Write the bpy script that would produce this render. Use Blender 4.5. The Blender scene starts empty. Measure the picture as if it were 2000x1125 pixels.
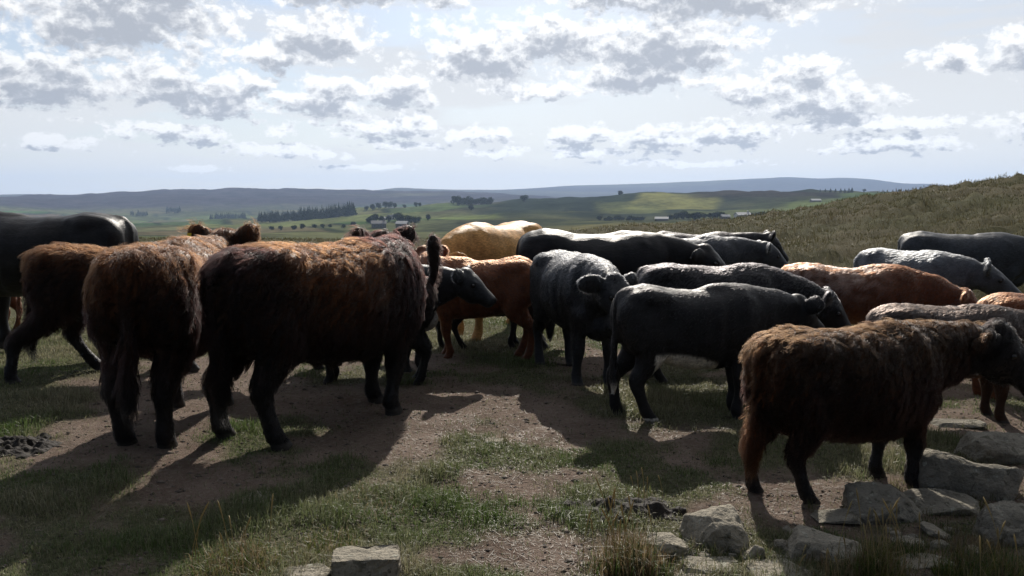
import bpy, bmesh, math, random
import numpy as np
from mathutils import Vector, Matrix, kdtree, noise as mnoise

# ------------------------------------------------------------------ camera, sky, sun, exposure
scene = bpy.context.scene
COL = scene.collection
R = math.radians
F_PX, HOR, CAM_H = 1650.0, 390.0, 1.6          # focal length in photo pixels, horizon row, eye height
PITCH = math.atan((562.5 - HOR) / F_PX)

cam_d = bpy.data.cameras.new('camera')
cam = bpy.data.objects.new('camera', cam_d); COL.objects.link(cam)
cam.location = (0, 0, CAM_H)
cam.rotation_euler = (R(90) - PITCH, 0, 0)
cam_d.sensor_width = 36.0
cam_d.lens = 36.0 * F_PX / 2000.0
cam_d.clip_start = 0.05
cam_d.clip_end = 60000
scene.camera = cam

SUN_AZ, SUN_EL = R(5.0), R(32.5)                # azimuth to the right of the view direction
sun_vec = Vector((math.sin(SUN_AZ) * math.cos(SUN_EL), math.cos(SUN_AZ) * math.cos(SUN_EL), math.sin(SUN_EL)))
sun_d = bpy.data.lights.new('sun', 'SUN'); sun_d.energy = 5.0; sun_d.angle = R(0.6); sun_d.color = (1.0, 0.93, 0.83)
sun = bpy.data.objects.new('sun', sun_d); COL.objects.link(sun)
sun.rotation_euler = sun_vec.to_track_quat('Z', 'Y').to_euler()

scene.view_settings.view_transform = 'Standard'
scene.view_settings.look = 'None'
scene.view_settings.exposure = 0.36
scene.view_settings.gamma = 1.0
scene.view_settings.use_curve_mapping = False
scene.render.engine = 'CYCLES'
scene.cycles.use_denoising = True
scene.cycles.use_adaptive_sampling = True
scene.cycles.adaptive_threshold = 0.02
scene.cycles.max_bounces = 6
scene.cycles.diffuse_bounces = 2
scene.cycles.glossy_bounces = 2
scene.cycles.transmission_bounces = 4
scene.cycles.transparent_max_bounces = 6
scene.cycles.volume_bounces = 0
scene.cycles.sample_clamp_indirect = 4.0
scene.cycles_curves.shape = 'RIBBONS'
scene.cycles_curves.subdivisions = 1


class NT:
    """small helper for wiring node trees"""
    def __init__(self, tree):
        self.t = tree; tree.nodes.clear()
    def n(self, typ, **kw):
        nd = self.t.nodes.new(typ)
        for k, v in kw.items(): setattr(nd, k, v)
        return nd
    def set(self, sock, v):
        if isinstance(v, bpy.types.NodeSocket): self.t.links.new(v, sock)
        elif v is not None: sock.default_value = v
    def m(self, op, a, b=None, c=None, clamp=False):
        nd = self.n('ShaderNodeMath', operation=op); nd.use_clamp = clamp
        for i, v in enumerate((a, b, c)):
            if v is not None: self.set(nd.inputs[i], v)
        return nd.outputs[0]
    def v(self, op, a, b=None, c=None, out=0):
        nd = self.n('ShaderNodeVectorMath', operation=op)
        for i, v in enumerate((a, b, c)):
            if v is not None: self.set(nd.inputs[i], v)
        return nd.outputs[out]
    def mix(self, f, a, b, typ='RGBA', blend='MIX'):
        nd = self.n('ShaderNodeMix', data_type=typ)
        if typ == 'RGBA':
            nd.blend_type = blend
            self.set(nd.inputs[0], f); self.set(nd.inputs[6], a); self.set(nd.inputs[7], b)
            return nd.outputs[2]
        self.set(nd.inputs[0], f); self.set(nd.inputs[2], a); self.set(nd.inputs[3], b)
        return nd.outputs[0]
    def noise(self, vec, scale, detail=4, rough=0.5, dim='3D', out=0, dist=0.0):
        nd = self.n('ShaderNodeTexNoise', noise_dimensions=dim)
        self.set(nd.inputs['Vector'], vec); nd.inputs['Scale'].default_value = scale
        nd.inputs['Detail'].default_value = detail; nd.inputs['Roughness'].default_value = rough
        nd.inputs['Distortion'].default_value = dist
        return nd.outputs[out]
    def ramp(self, f, lo, hi, a=0.0, b=1.0, smooth=True):
        nd = self.n('ShaderNodeMapRange', interpolation_type='SMOOTHSTEP' if smooth else 'LINEAR')
        self.set(nd.inputs[0], f)
        for i, v in zip((1, 2, 3, 4), (lo, hi, a, b)): self.set(nd.inputs[i], v)
        return nd.outputs[0]


def rgb(c): return (c[0], c[1], c[2], 1.0)


def build_world():
    w = bpy.data.worlds.new('World'); scene.world = w; w.use_nodes = True
    g = NT(w.node_tree)
    out = g.n('ShaderNodeOutputWorld'); bg = g.n('ShaderNodeBackground'); bg.inputs[1].default_value = 0.1
    g.t.links.new(bg.outputs[0], out.inputs[0])
    sky = g.n('ShaderNodeTexSky', sky_type='NISHITA')
    sky.sun_disc = False; sky.sun_elevation = SUN_EL; sky.sun_rotation = SUN_AZ
    sky.altitude = 300; sky.air_density = 1.0; sky.dust_density = 1.0; sky.ozone_density = 1.0
    D = g.n('ShaderNodeTexCoord').outputs['Generated']
    sep = g.n('ShaderNodeSeparateXYZ'); g.set(sep.inputs[0], D)
    x, y, z = sep.outputs
    az = g.m('ARCTAN2', x, y); el = g.m('ARCSINE', z)
    comb = g.n('ShaderNodeCombineXYZ')
    g.set(comb.inputs[0], g.m('MULTIPLY', az, F_PX)); g.set(comb.inputs[1], g.m('MULTIPLY', el, F_PX))
    Q = comb.outputs[0]
    # ragged edges: coarse and fine turbulence of the cloud field
    nz = g.noise(g.v('MULTIPLY', Q, (0.011, 0.015, 0.011)), 1.0, 7, 0.6, '2D', out=1)
    warp = g.v('MULTIPLY', g.v('SUBTRACT', nz, (0.5, 0.5, 0.5)), (110, 75, 0))
    wsc = g.n('ShaderNodeVectorMath', operation='SCALE'); g.set(wsc.inputs[0], warp); g.set(wsc.inputs['Scale'], g.ramp(el, 0.02, 0.17, 0.25, 1.0))
    warp = wsc.outputs[0]
    Qw = g.v('ADD', Q, warp)
    blobs = [  # photo px, row, half width, half height of the cumulus seen in this part of the sky
        (40, 55, 110, 50), (300, 75, 190, 85), (390, 30, 90, 60), (190, 195, 120, 48), (50, 165, 90, 32), (400, 190, 150, 34), (470, 222, 90, 24),
        (645, 92, 95, 44), (690, 2, 230, 36), (870, 14, 60, 24), (640, 200, 92, 40), (785, 188, 66, 38), (515, 178, 45, 22), (560, 130, 70, 24),
        (940, 120, 125, 60), (1090, 90, 110, 48), (1280, 112, 180, 62), (1400, 14, 270, 52), (1190, 14, 90, 26),
        (1060, 182, 90, 16), (1250, 160, 150, 32), (1570, 218, 115, 36), (1450, 188, 85, 24), (1640, 252, 170, 15), (1550, 160, 60, 26),
        (1780, 152, 44, 24), (1900, 150, 92, 34), (1985, 32, 50, 36),
        (380, 272, 92, 22), (560, 262, 30, 12), (765, 254, 100, 22), (190, 292, 60, 12), (930, 268, 70, 17),
        (1130, 266, 80, 22), (1270, 272, 95, 24), (1410, 268, 90, 26), (1690, 292, 110, 17), (1925, 272, 90, 22),
        (540, 296, 80, 11), (630, 306, 60, 10), (800, 288, 70, 10), (420, 334, 50, 6), (1140, 300, 80, 11), (970, 300, 60, 10), (720, 328, 80, 6), (1330, 322, 130, 7)]
    def field(q):
        d = None
        for (px, py, rx, ry) in blobs:
            v = g.v('MULTIPLY_ADD', q, (1 / rx, 1 / ry, 0), (-(px - 1000) / rx, -(HOR - py) / ry, 0))
            l = g.v('LENGTH', v, out=1)
            d = l if d is None else g.m('MINIMUM', d, l)
        return g.m('SUBTRACT', 1.0, d)
    # the same kind of sky everywhere else: a cloud deck in perspective
    zz = g.m('MAXIMUM', g.m('ADD', z, 0.10), 0.05)
    pc = g.n('ShaderNodeCombineXYZ'); g.set(pc.inputs[0], g.m('DIVIDE', x, zz)); g.set(pc.inputs[1], g.m('DIVIDE', y, zz))
    deck = g.ramp(g.noise(pc.outputs[0], 1.6, 6, 0.55, '2D'), 0.40, 0.72, -0.6, 0.9, False)
    # where the listed clouds end, the deck takes over
    sv = g.v('LENGTH', g.v('MULTIPLY_ADD', Q, (1 / 1150.0, 1 / 420.0, 0), (0, 0.1, 0)), out=1)
    outm = g.ramp(sv, 0.95, 1.25, -1.6, 0.0)
    deck2 = g.m('ADD', deck, outm)
    def finen(q):
        a_ = g.noise(g.v('MULTIPLY', q, (0.0135, 0.020, 0.02)), 1.0, 9, 0.56, '2D')
        vo = g.n('ShaderNodeTexVoronoi', voronoi_dimensions='2D', feature='SMOOTH_F1'); vo.inputs['Smoothness'].default_value = 0.35
        vo.inputs['Scale'].default_value = 1.0; vo.inputs['Detail'].default_value = 3.0; vo.inputs['Roughness'].default_value = 0.55; vo.inputs['Lacunarity'].default_value = 2.3
        g.set(vo.inputs['Vector'], g.v('ADD', g.v('MULTIPLY', q, (0.026, 0.036, 0.02)), g.v('MULTIPLY', nz, (0.9, 0.9, 0))))
        puff = g.m('SUBTRACT', 0.98, vo.outputs['Distance'])
        return g.m('ADD', g.m('MULTIPLY', a_, 0.58), g.m('MULTIPLY', puff, 0.42))
    fine = finen(Q); fine2 = finen(g.v('ADD', Q, (4, 14, 0)))
    fterm = g.m('MULTIPLY_ADD', fine, 1.8, -0.66); fterm2 = g.m('MULTIPLY_ADD', fine2, 0.85, -0.30)
    lowf = g.m('MULTIPLY', g.m('SUBTRACT', g.noise(g.v('MULTIPLY', Q, (0.034, 0.075, 0.02)), 1.0, 8, 0.62, '2D'), 0.5), g.ramp(el, 0.03, 0.15, 2.6, 0.25))
    fterm = g.m('ADD', fterm, lowf); fterm2 = g.m('ADD', fterm2, lowf)
    d0 = g.m('ADD', g.m('MAXIMUM', field(Qw), deck2), fterm)
    d1 = g.m('ADD', g.m('MAXIMUM', field(g.v('ADD', Qw, (0, 20, 0))), deck2), fterm2)
    alpha = g.ramp(d0, -0.30, 0.28)
    relief = g.m('SUBTRACT', fine2, fine)
    shade = g.ramp(g.m('ADD', d1, g.m('MULTIPLY', relief, 0.9)), -0.22, 0.85)
    # forward scattering: cloud and haze glow fades with the angle from the sun, over the whole sky
    cs = g.v('DOT_PRODUCT', D, tuple(sun_vec), out=1)
    fwd = g.ramp(cs, -0.2, 0.85, 0.14, 1.0)
    fwd2 = g.m('MULTIPLY', fwd, g.ramp(cs, 0.6, 0.98, 1.0, 1.18))
    cloud = g.mix(shade, (8.0, 8.0, 7.95, 1), (3.3, 3.5, 3.9, 1))
    cloud = g.mix(1.0, cloud, fwd2, blend='MULTIPLY')
    # thin veil of high cloud and haze
    vn = g.noise(g.v('MULTIPLY', Q, (0.0016, 0.011, 0.002)), 1.0, 5, 0.6, '2D')
    low = g.ramp(el, 0.0, 0.24, 0.95, 0.28)
    veil = g.m('MINIMUM', g.m('ADD', g.m('MULTIPLY', low, 0.80), g.ramp(vn, 0.42, 0.66, 0.0, 0.50)), 0.93)
    right = g.ramp(az, -0.25, 0.5, 0.0, 0.42)
    veil = g.m('MINIMUM', g.m('ADD', veil, right), 0.93)
    veilc = g.mix(g.ramp(el, 0.0, 0.2), (7.2, 7.2, 7.1, 1), (6.1, 6.2, 6.35, 1))
    veilc = g.mix(1.0, veilc, fwd, blend='MULTIPLY')
    base = g.mix(1.0, sky.outputs[0], (0.64, 0.70, 0.78, 1), blend='MULTIPLY')
    base = g.mix(veil, base, veilc)
    full = g.mix(alpha, base, cloud)
    g.t.links.new(full, bg.inputs[0])
    w.cycles.sampling_method = 'MANUAL'; w.cycles.sample_map_resolution = 512

build_world()

# ------------------------------------------------------------------ helpers
rng = np.random.default_rng(7)
random.seed(7)


def ray(px, py):
    u = (px - 1000.0) / F_PX; v = (562.5 - py) / F_PX
    c, s = math.cos(PITCH), math.sin(PITCH)
    return np.array((u, c + v * s, v * c - s))


def at_ground(px, py, z=0.0):
    d = ray(px, py); t = (z - CAM_H) / d[2]
    return np.array((d[0] * t, d[1] * t, z))


def at_dist(px, py, r):
    """the point seen at this pixel at horizontal distance r"""
    d = ray(px, py); t = r / math.hypot(d[0], d[1])
    return np.array((d[0] * t, d[1] * t, CAM_H + d[2] * t))


def hash2(ix, iy, seed):
    h = (ix.astype(np.int64) * 374761393 + iy.astype(np.int64) * 668265263 + seed * 974711) & 0x7fffffff
    h = ((h ^ (h >> 13)) * 1274126177) & 0x7fffffff
    return ((h ^ (h >> 16)) & 0xffff) / 65535.0


def vnoise(x, y, seed=0):
    ix = np.floor(x); iy = np.floor(y); fx = x - ix; fy = y - iy
    fx = fx * fx * (3 - 2 * fx); fy = fy * fy * (3 - 2 * fy)
    a = hash2(ix, iy, seed); b = hash2(ix + 1, iy, seed); c = hash2(ix, iy + 1, seed); d = hash2(ix + 1, iy + 1, seed)
    return (a * (1 - fx) + b * fx) * (1 - fy) + (c * (1 - fx) + d * fx) * fy


def fbm(x, y, seed=0, octv=4, gain=0.5):
    s = 0.0; a = 1.0; t = 0.0
    for k in range(octv):
        s = s + a * vnoise(x * 2 ** k + 13.7 * k, y * 2 ** k - 7.1 * k, seed + k); t += a; a *= gain
    return s / t


def sstep(a, b, x):
    t = np.clip((x - a) / (b - a), 0, 1); return t * t * (3 - 2 * t)


def mesh_obj(name, V, Fc, mat=None, parent=None, smooth=True, col=None, colname='col'):
    me = bpy.data.meshes.new(name)
    if isinstance(Fc, np.ndarray):
        V = np.asarray(V, np.float32); n, k = Fc.shape
        me.vertices.add(len(V)); me.vertices.foreach_set('co', V.ravel())
        me.loops.add(n * k); me.loops.foreach_set('vertex_index', Fc.astype(np.int32).ravel())
        me.polygons.add(n); me.polygons.foreach_set('loop_start', np.arange(0, n * k, k, dtype=np.int32))
        me.update(calc_edges=True); me.validate()
    else:
        me.from_pydata([tuple(v) for v in V], [], Fc); me.update()
    me.polygons.foreach_set('use_smooth', [smooth] * len(me.polygons))
    if col is not None:
        a = me.attributes.new(colname, 'FLOAT_COLOR', 'POINT')
        c = np.ones((len(V), 4), np.float32); c[:, :3] = col
        a.data.foreach_set('color', c.ravel())
    o = bpy.data.objects.new(name, me); COL.objects.link(o)
    if mat: me.materials.append(mat)
    if parent: o.parent = parent
    return o


def tag(o, label=None, cat=None, group=None, kind=None):
    if label: o['label'] = label
    if cat: o['category'] = cat
    if group: o['group'] = group
    if kind: o['kind'] = kind
    return o


def material(name):
    m = bpy.data.materials.new(name); m.use_nodes = True
    g = NT(m.node_tree)
    out = g.n('ShaderNodeOutputMaterial'); b = g.n('ShaderNodeBsdfPrincipled')
    g.t.links.new(b.outputs[0], out.inputs[0])
    b.inputs['Roughness'].default_value = 0.9; b.inputs['Specular IOR Level'].default_value = 0.2
    return m, g, b


def attr(g, name='col', out='Color'):
    a = g.n('ShaderNodeAttribute', attribute_name=name); return a.outputs[out]


def obj_co(g): return g.n('ShaderNodeTexCoord').outputs['Object']


def bump(g, b, h, strength=0.5, dist=0.02):
    nd = g.n('ShaderNodeBump'); nd.inputs['Strength'].default_value = strength; nd.inputs['Distance'].default_value = dist
    g.set(nd.inputs['Height'], h); g.t.links.new(nd.outputs[0], b.inputs['Normal'])


# ------------------------------------------------------------------ terrain heights
KEYS = [  # distance from the viewpoint, skyline row of the land there (px, row) across the view
    (16.0, [(-900, 560), (0, 556), (1000, 556), (1300, 552), (1500, 545), (1700, 541), (1850, 536), (2000, 528), (2600, 500)]),
    (26.0, [(-900, 490), (0, 487), (1000, 490), (1230, 484), (1400, 474), (1550, 460), (1700, 450), (1850, 436), (2000, 424), (2600, 390)]),
    (42.0, [(-900, 470), (0, 467), (1000, 468), (1150, 455), (1230, 450), (1300, 447), (1400, 439), (1500, 424), (1600, 405), (1700, 388), (1800, 373), (1900, 362), (2000, 349), (2600, 310)]),
    (75.0, [(-900, 478), (0, 476), (1000, 476), (1230, 462), (1400, 452), (1600, 425), (1800, 395), (2000, 372), (2600, 340)]),
    (220., [(-900, 476), (0, 472), (1000, 470), (1300, 464), (1600, 458), (2000, 452), (2600, 450)]),
    (450., [(-900, 466), (0, 463), (500, 461), (800, 459), (1000, 456), (1200, 449), (1450, 444), (2000, 438), (2600, 435)]),
    (700., [(-900, 450), (0, 448), (300, 450), (500, 446), (700, 434), (800, 429), (1000, 426), (1300, 426), (1450, 423), (1600, 415), (2000, 405), (2600, 400)]),
    (1000, [(-900, 436), (0, 434), (300, 440), (500, 430), (700, 415), (800, 408), (870, 402), (950, 398), (1000, 393), (1100, 390), (1200, 385), (1300, 382), (1400, 379), (1560, 375), (1700, 373), (1800, 376), (2000, 380), (2600, 385)]),
    (1400, [(-900, 430), (0, 428), (300, 436), (500, 432), (690, 422), (800, 415), (1000, 402), (1200, 397), (1400, 390), (1600, 386), (2000, 388), (2600, 390)]),
    (1850, [(-900, 412), (0, 412), (250, 417), (500, 414), (700, 408), (800, 404), (950, 399), (1100, 392), (1400, 390), (2600, 390)]),
    (2700, [(-900, 390), (0, 384.5), (90, 380.5), (150, 382), (230, 376), (310, 372), (420, 370), (640, 369.5), (720, 373), (800, 373.5), (900, 375), (1000, 380), (1100, 387), (1200, 390), (2600, 390)]),
    (3500, [(-900, 396), (0, 392), (600, 383), (1000, 384), (1400, 388), (2600, 390)]),
    (4300, [(-900, 392), (0, 381), (60, 379), (150, 381), (300, 382), (600, 377), (720, 374), (780, 366.5), (840, 369), (900, 371), (1000, 371), (1060, 371), (1150, 374), (1300, 378), (2600, 388)]),
    (5400, [(-900, 392), (900, 377), (1000, 371), (1060, 367), (1110, 363), (1250, 359), (1350, 355), (1450, 350), (1530, 346), (1590, 349), (1640, 347), (1690, 350), (1760, 359), (1800, 359), (1840, 363), (1900, 368), (2600, 380)]),
    (6600, [(-900, 392), (2600, 390)]),
]
_kr = np.log(np.array([k[0] for k in KEYS]))


def profile(k, px):
    p = np.array(KEYS[k][1], float)
    # smoothed interpolation along the profile
    acc = 0
    for o in (-14, -7, 0, 7, 14): acc = acc + np.interp(px + o, p[:, 0], p[:, 1])
    return acc / 5


def terrain_keys(az):
    px = 1000 + F_PX * np.clip(np.tan(np.clip(az, -0.75, 0.75)), -0.95, 0.95) * math.cos(PITCH)
    zs = []
    for k, (r, _) in enumerate(KEYS):
        py = profile(k, px)
        u = (px - 1000) / F_PX; v = (562.5 - py) / F_PX
        c, s = math.cos(PITCH), math.sin(PITCH)
        zs.append(CAM_H + r * (v * c - s) / np.hypot(u, c + v * s))
    return np.array(zs)


def near_relief(x, y):
    r = np.hypot(x, y)
    z = 0.10 * (fbm(x * 0.22, y * 0.22, 3, 3) - 0.5) * sstep(4, 9, r)
    z = z + 0.075 * (fbm(x * 0.9, y * 0.9, 5, 4) - 0.5)
    z = z + 0.048 * (fbm(x * 4.2, y * 4.2, 9, 4, 0.62) - 0.5)
    tus = sstep(11, 16, r + (x - 3) * 0.6)
    z = z + tus * 0.85 * np.maximum(fbm(x * 0.85, y * 0.85, 21, 4, 0.66) - 0.44, -0.08) * sstep(0, 6, x + 0.1 * r)
    return z


def height(x, y):
    x = np.asarray(x, float); y = np.asarray(y, float)
    r = np.maximum(np.hypot(x, y), 1e-3); az = np.arctan2(x, y)
    Z = terrain_keys(az)                      # keys x points
    lr = np.log(r)
    out = np.zeros_like(r)
    # level trampled ground out to 10 m, then the keyed land with cubic (pchip) steps
    X = np.concatenate(([math.log(10.5)], _kr)); Y = np.concatenate((np.zeros((1,) + r.shape), Z))
    h = np.diff(X); dl = np.diff(Y, axis=0) / h[:, None]
    m = np.zeros_like(Y)
    for i in range(1, len(X) - 1):
        same = dl[i - 1] * dl[i] > 0
        w1 = 2 * h[i] + h[i - 1]; w2 = h[i] + 2 * h[i - 1]
        with np.errstate(divide='ignore', invalid='ignore'):
            hm = (w1 + w2) / (w1 / dl[i - 1] + w2 / dl[i])
        m[i] = np.where(same, hm, 0.0)
    m[-1] = 0
    for i in range(len(X) - 1):
        sel = (lr >= X[i]) & (lr < X[i + 1] if i < len(X) - 2 else True)
        if not sel.any(): continue
        t = (lr[sel] - X[i]) / h[i]; t2 = t * t; t3 = t2 * t
        out[sel] = (2 * t3 - 3 * t2 + 1) * Y[i][sel] + (t3 - 2 * t2 + t) * h[i] * m[i][sel] + (-2 * t3 + 3 * t2) * Y[i + 1][sel] + (t3 - t2) * h[i] * m[i + 1][sel]
    rel = near_relief(x, y)
    fade = 1 - sstep(50, 120, r)
    big = (fbm(x / 90.0, y / 90.0, 31, 5, 0.55) - 0.5) * np.clip((r - 60) / 900.0, 0, 1) * 16 * (1 - 0.75 * sstep(2400, 4200, r))
    return out + rel * fade + big


def gz(x, y): return float(height(np.array([x]), np.array([y]))[0])


# grass and bare earth on the trampled ground
PATCH = [(800, 1008, 290, 42, 1.3), (960, 1118, 150, 22, 0.9), (560, 1065, 150, 50, 0.9), (1000, 905, 190, 34, 0.75), (300, 1070, 330, 80, 0.9), (60, 1000, 120, 60, 0.6),
         (1350, 775, 90, 40, 1.1), (1300, 935, 120, 36, 0.8), (1620, 900, 80, 50, 0.8), (860, 815, 90, 24, 0.5), (590, 835, 110, 28, 0.7), (100, 812, 160, 24, 0.7),
         (60, 750, 150, 40, 0.8), (980, 655, 60, 40, 1.0), (1250, 870, 60, 30, 0.5), (1900, 760, 60, 40, 0.9), (640, 735, 70, 30, 1.0), (1100, 1000, 60, 40, 0.7), (1650, 1080, 500, 60, 0.55),
         (900, 790, 130, 50, -1.2), (940, 1078, 190, 24, -1.5), (150, 880, 220, 36, -1.1), (1110, 830, 90, 46, -1.1), (1180, 720, 90, 30, -0.6), (1120, 935, 120, 18, -0.5),
         (1350, 850, 110, 26, -0.8), (1560, 975, 60, 26, -0.7), (480, 880, 120, 30, -0.8), (1150, 1040, 90, 26, -0.7), (100, 660, 120, 30, -0.6), (700, 790, 60, 30, -0.4), (1830, 830, 80, 30, -0.6)]
_patch = []
for (px, py, rx, ry, wt) in PATCH:
    a = at_ground(px, py)
    w_ = abs(at_ground(px + rx, py)[0] - a[0]); d_ = 0.5 * (at_ground(px, py - ry)[1] - at_ground(px, py + ry)[1])
    _patch.append((a[0], a[1], w_, d_, wt))


def grass_mask(x, y):
    r = np.hypot(x, y)
    g = fbm(x * 1.1, y * 1.1, 41, 4, 0.55) - 0.5
    g = g * 1.6 + 0.55 * (fbm(x * 5, y * 5, 47, 3) - 0.5) + 0.05
    for (cx, cy, w_, d_, wt) in _patch:
        q = ((x - cx) / w_) ** 2 + ((y - cy) / d_) ** 2
        g = g + 0.36 * wt * np.exp(-q * 0.9)
    g = g + 0.75 * sstep(8.2, 10.5, r) + 0.25 * sstep(2.5, 0.5, r)
    return sstep(-0.10, 0.28, g)


def polar_sheet(r0, r1, nr, az):
    rr = np.exp(np.linspace(math.log(r0), math.log(r1), nr))
    A, RR = np.meshgrid(az, rr)
    return RR * np.sin(A), RR * np.cos(A)


def grid_faces(nr, na, wrap=True):
    i = np.arange(nr - 1)[:, None]; j = np.arange(na if wrap else na - 1)[None, :]
    j2 = (j + 1) % na
    return np.stack([i * na + j + 0 * i, i * na + j2, (i + 1) * na + j2, (i + 1) * na + j], -1).reshape(-1, 4)[:, ::-1]


def mat_ground():
    m, g, b = material('trampled_ground')
    co = obj_co(g)
    mask = attr(g, 'col', 'Color')
    sp = g.n('ShaderNodeSeparateColor'); g.set(sp.inputs[0], mask)
    n1 = g.noise(co, 2.2, 6, 0.6); n2 = g.noise(co, 28, 5, 0.65); n3 = g.noise(co, 130, 3, 0.6); n4 = g.noise(co, 0.35, 5, 0.6)
    soil = g.mix(g.ramp(n1, 0.3, 0.7), (0.130, 0.092, 0.072, 1), (0.225, 0.170, 0.138, 1))
    soil = g.mix(g.ramp(n2, 0.45, 0.72, 0, 0.6), soil, (0.280, 0.235, 0.195, 1))
    soil = g.mix(g.ramp(n3, 0.55, 0.75, 0, 0.45), soil, (0.055, 0.041, 0.033, 1))
    turf = g.mix(g.ramp(n2, 0.3, 0.7), (0.055, 0.062, 0.028, 1), (0.140, 0.132, 0.080, 1))
    moor = g.mix(g.ramp(n4, 0.35, 0.65), (0.052, 0.052, 0.020, 1), (0.078, 0.066, 0.036, 1))
    moor = g.mix(g.ramp(n1, 0.42, 0.7, 0, 0.75), moor, (0.042, 0.041, 0.017, 1))
    near = g.mix(sp.outputs[0], soil, turf)
    c = g.mix(sp.outputs[1], near, moor)
    g.t.links.new(c, b.inputs['Base Color'])
    b.inputs['Roughness'].default_value = 1.0; b.inputs['Specular IOR Level'].default_value = 0.08
    hgt = g.m('ADD', g.m('MULTIPLY', n2, 0.7), g.m('MULTIPLY', n3, 0.4))
    bump(g, b, hgt, 1.0, 0.05)
    return m


def mat_hills():
    m, g, b = material('moorland')
    co = obj_co(g)
    c = attr(g)
    n1 = g.noise(co, 0.02, 6, 0.65); n2 = g.noise(co, 0.15, 4, 0.6)
    v = g.m('ADD', g.m('MULTIPLY', n1, 0.9), g.m('MULTIPLY', n2, 0.5))
    c = g.mix(1.0, c, g.ramp(v, 0.45, 0.95, 0.35, 1.7, False), blend='MULTIPLY')
    g.t.links.new(c, b.inputs['Base Color'])
    b.inputs['Roughness'].default_value = 1.0; b.inputs['Specular IOR Level'].default_value = 0.0
    return m


def column_angles(dense):
    lo, hi = R(-37), R(37)
    front = np.linspace(lo, hi, dense)
    back = np.linspace(hi, lo + 2 * math.pi, 60)[1:-1]
    return np.concatenate((front, back))


def build_ground():
    az = column_angles(460)
    x, y = polar_sheet(0.02, 60.0, 430, az)
    z = height(x.ravel(), y.ravel())
    V = np.stack([x.ravel(), y.ravel(), z], 1)
    gm = grass_mask(V[:, 0], V[:, 1])
    r = np.hypot(V[:, 0], V[:, 1])
    mo = sstep(10.5, 15, r + (V[:, 0] - 3) * 0.35)
    col = np.stack([gm, mo, mo * 0], 1)
    o = mesh_obj('ground', V, grid_faces(430, len(az)), mat_ground(), col=col)
    tag(o, kind='structure')
    return o


def pix_of(x, y, z):
    c, s = math.cos(PITCH), math.sin(PITCH)
    dz = z - CAM_H; f = y * c - dz * s
    f = np.where(np.abs(f) < 1e-3, 1e-3, f)
    return 1000 + F_PX * x / f, 562.5 - F_PX * (y * s + dz * c) / f


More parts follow.
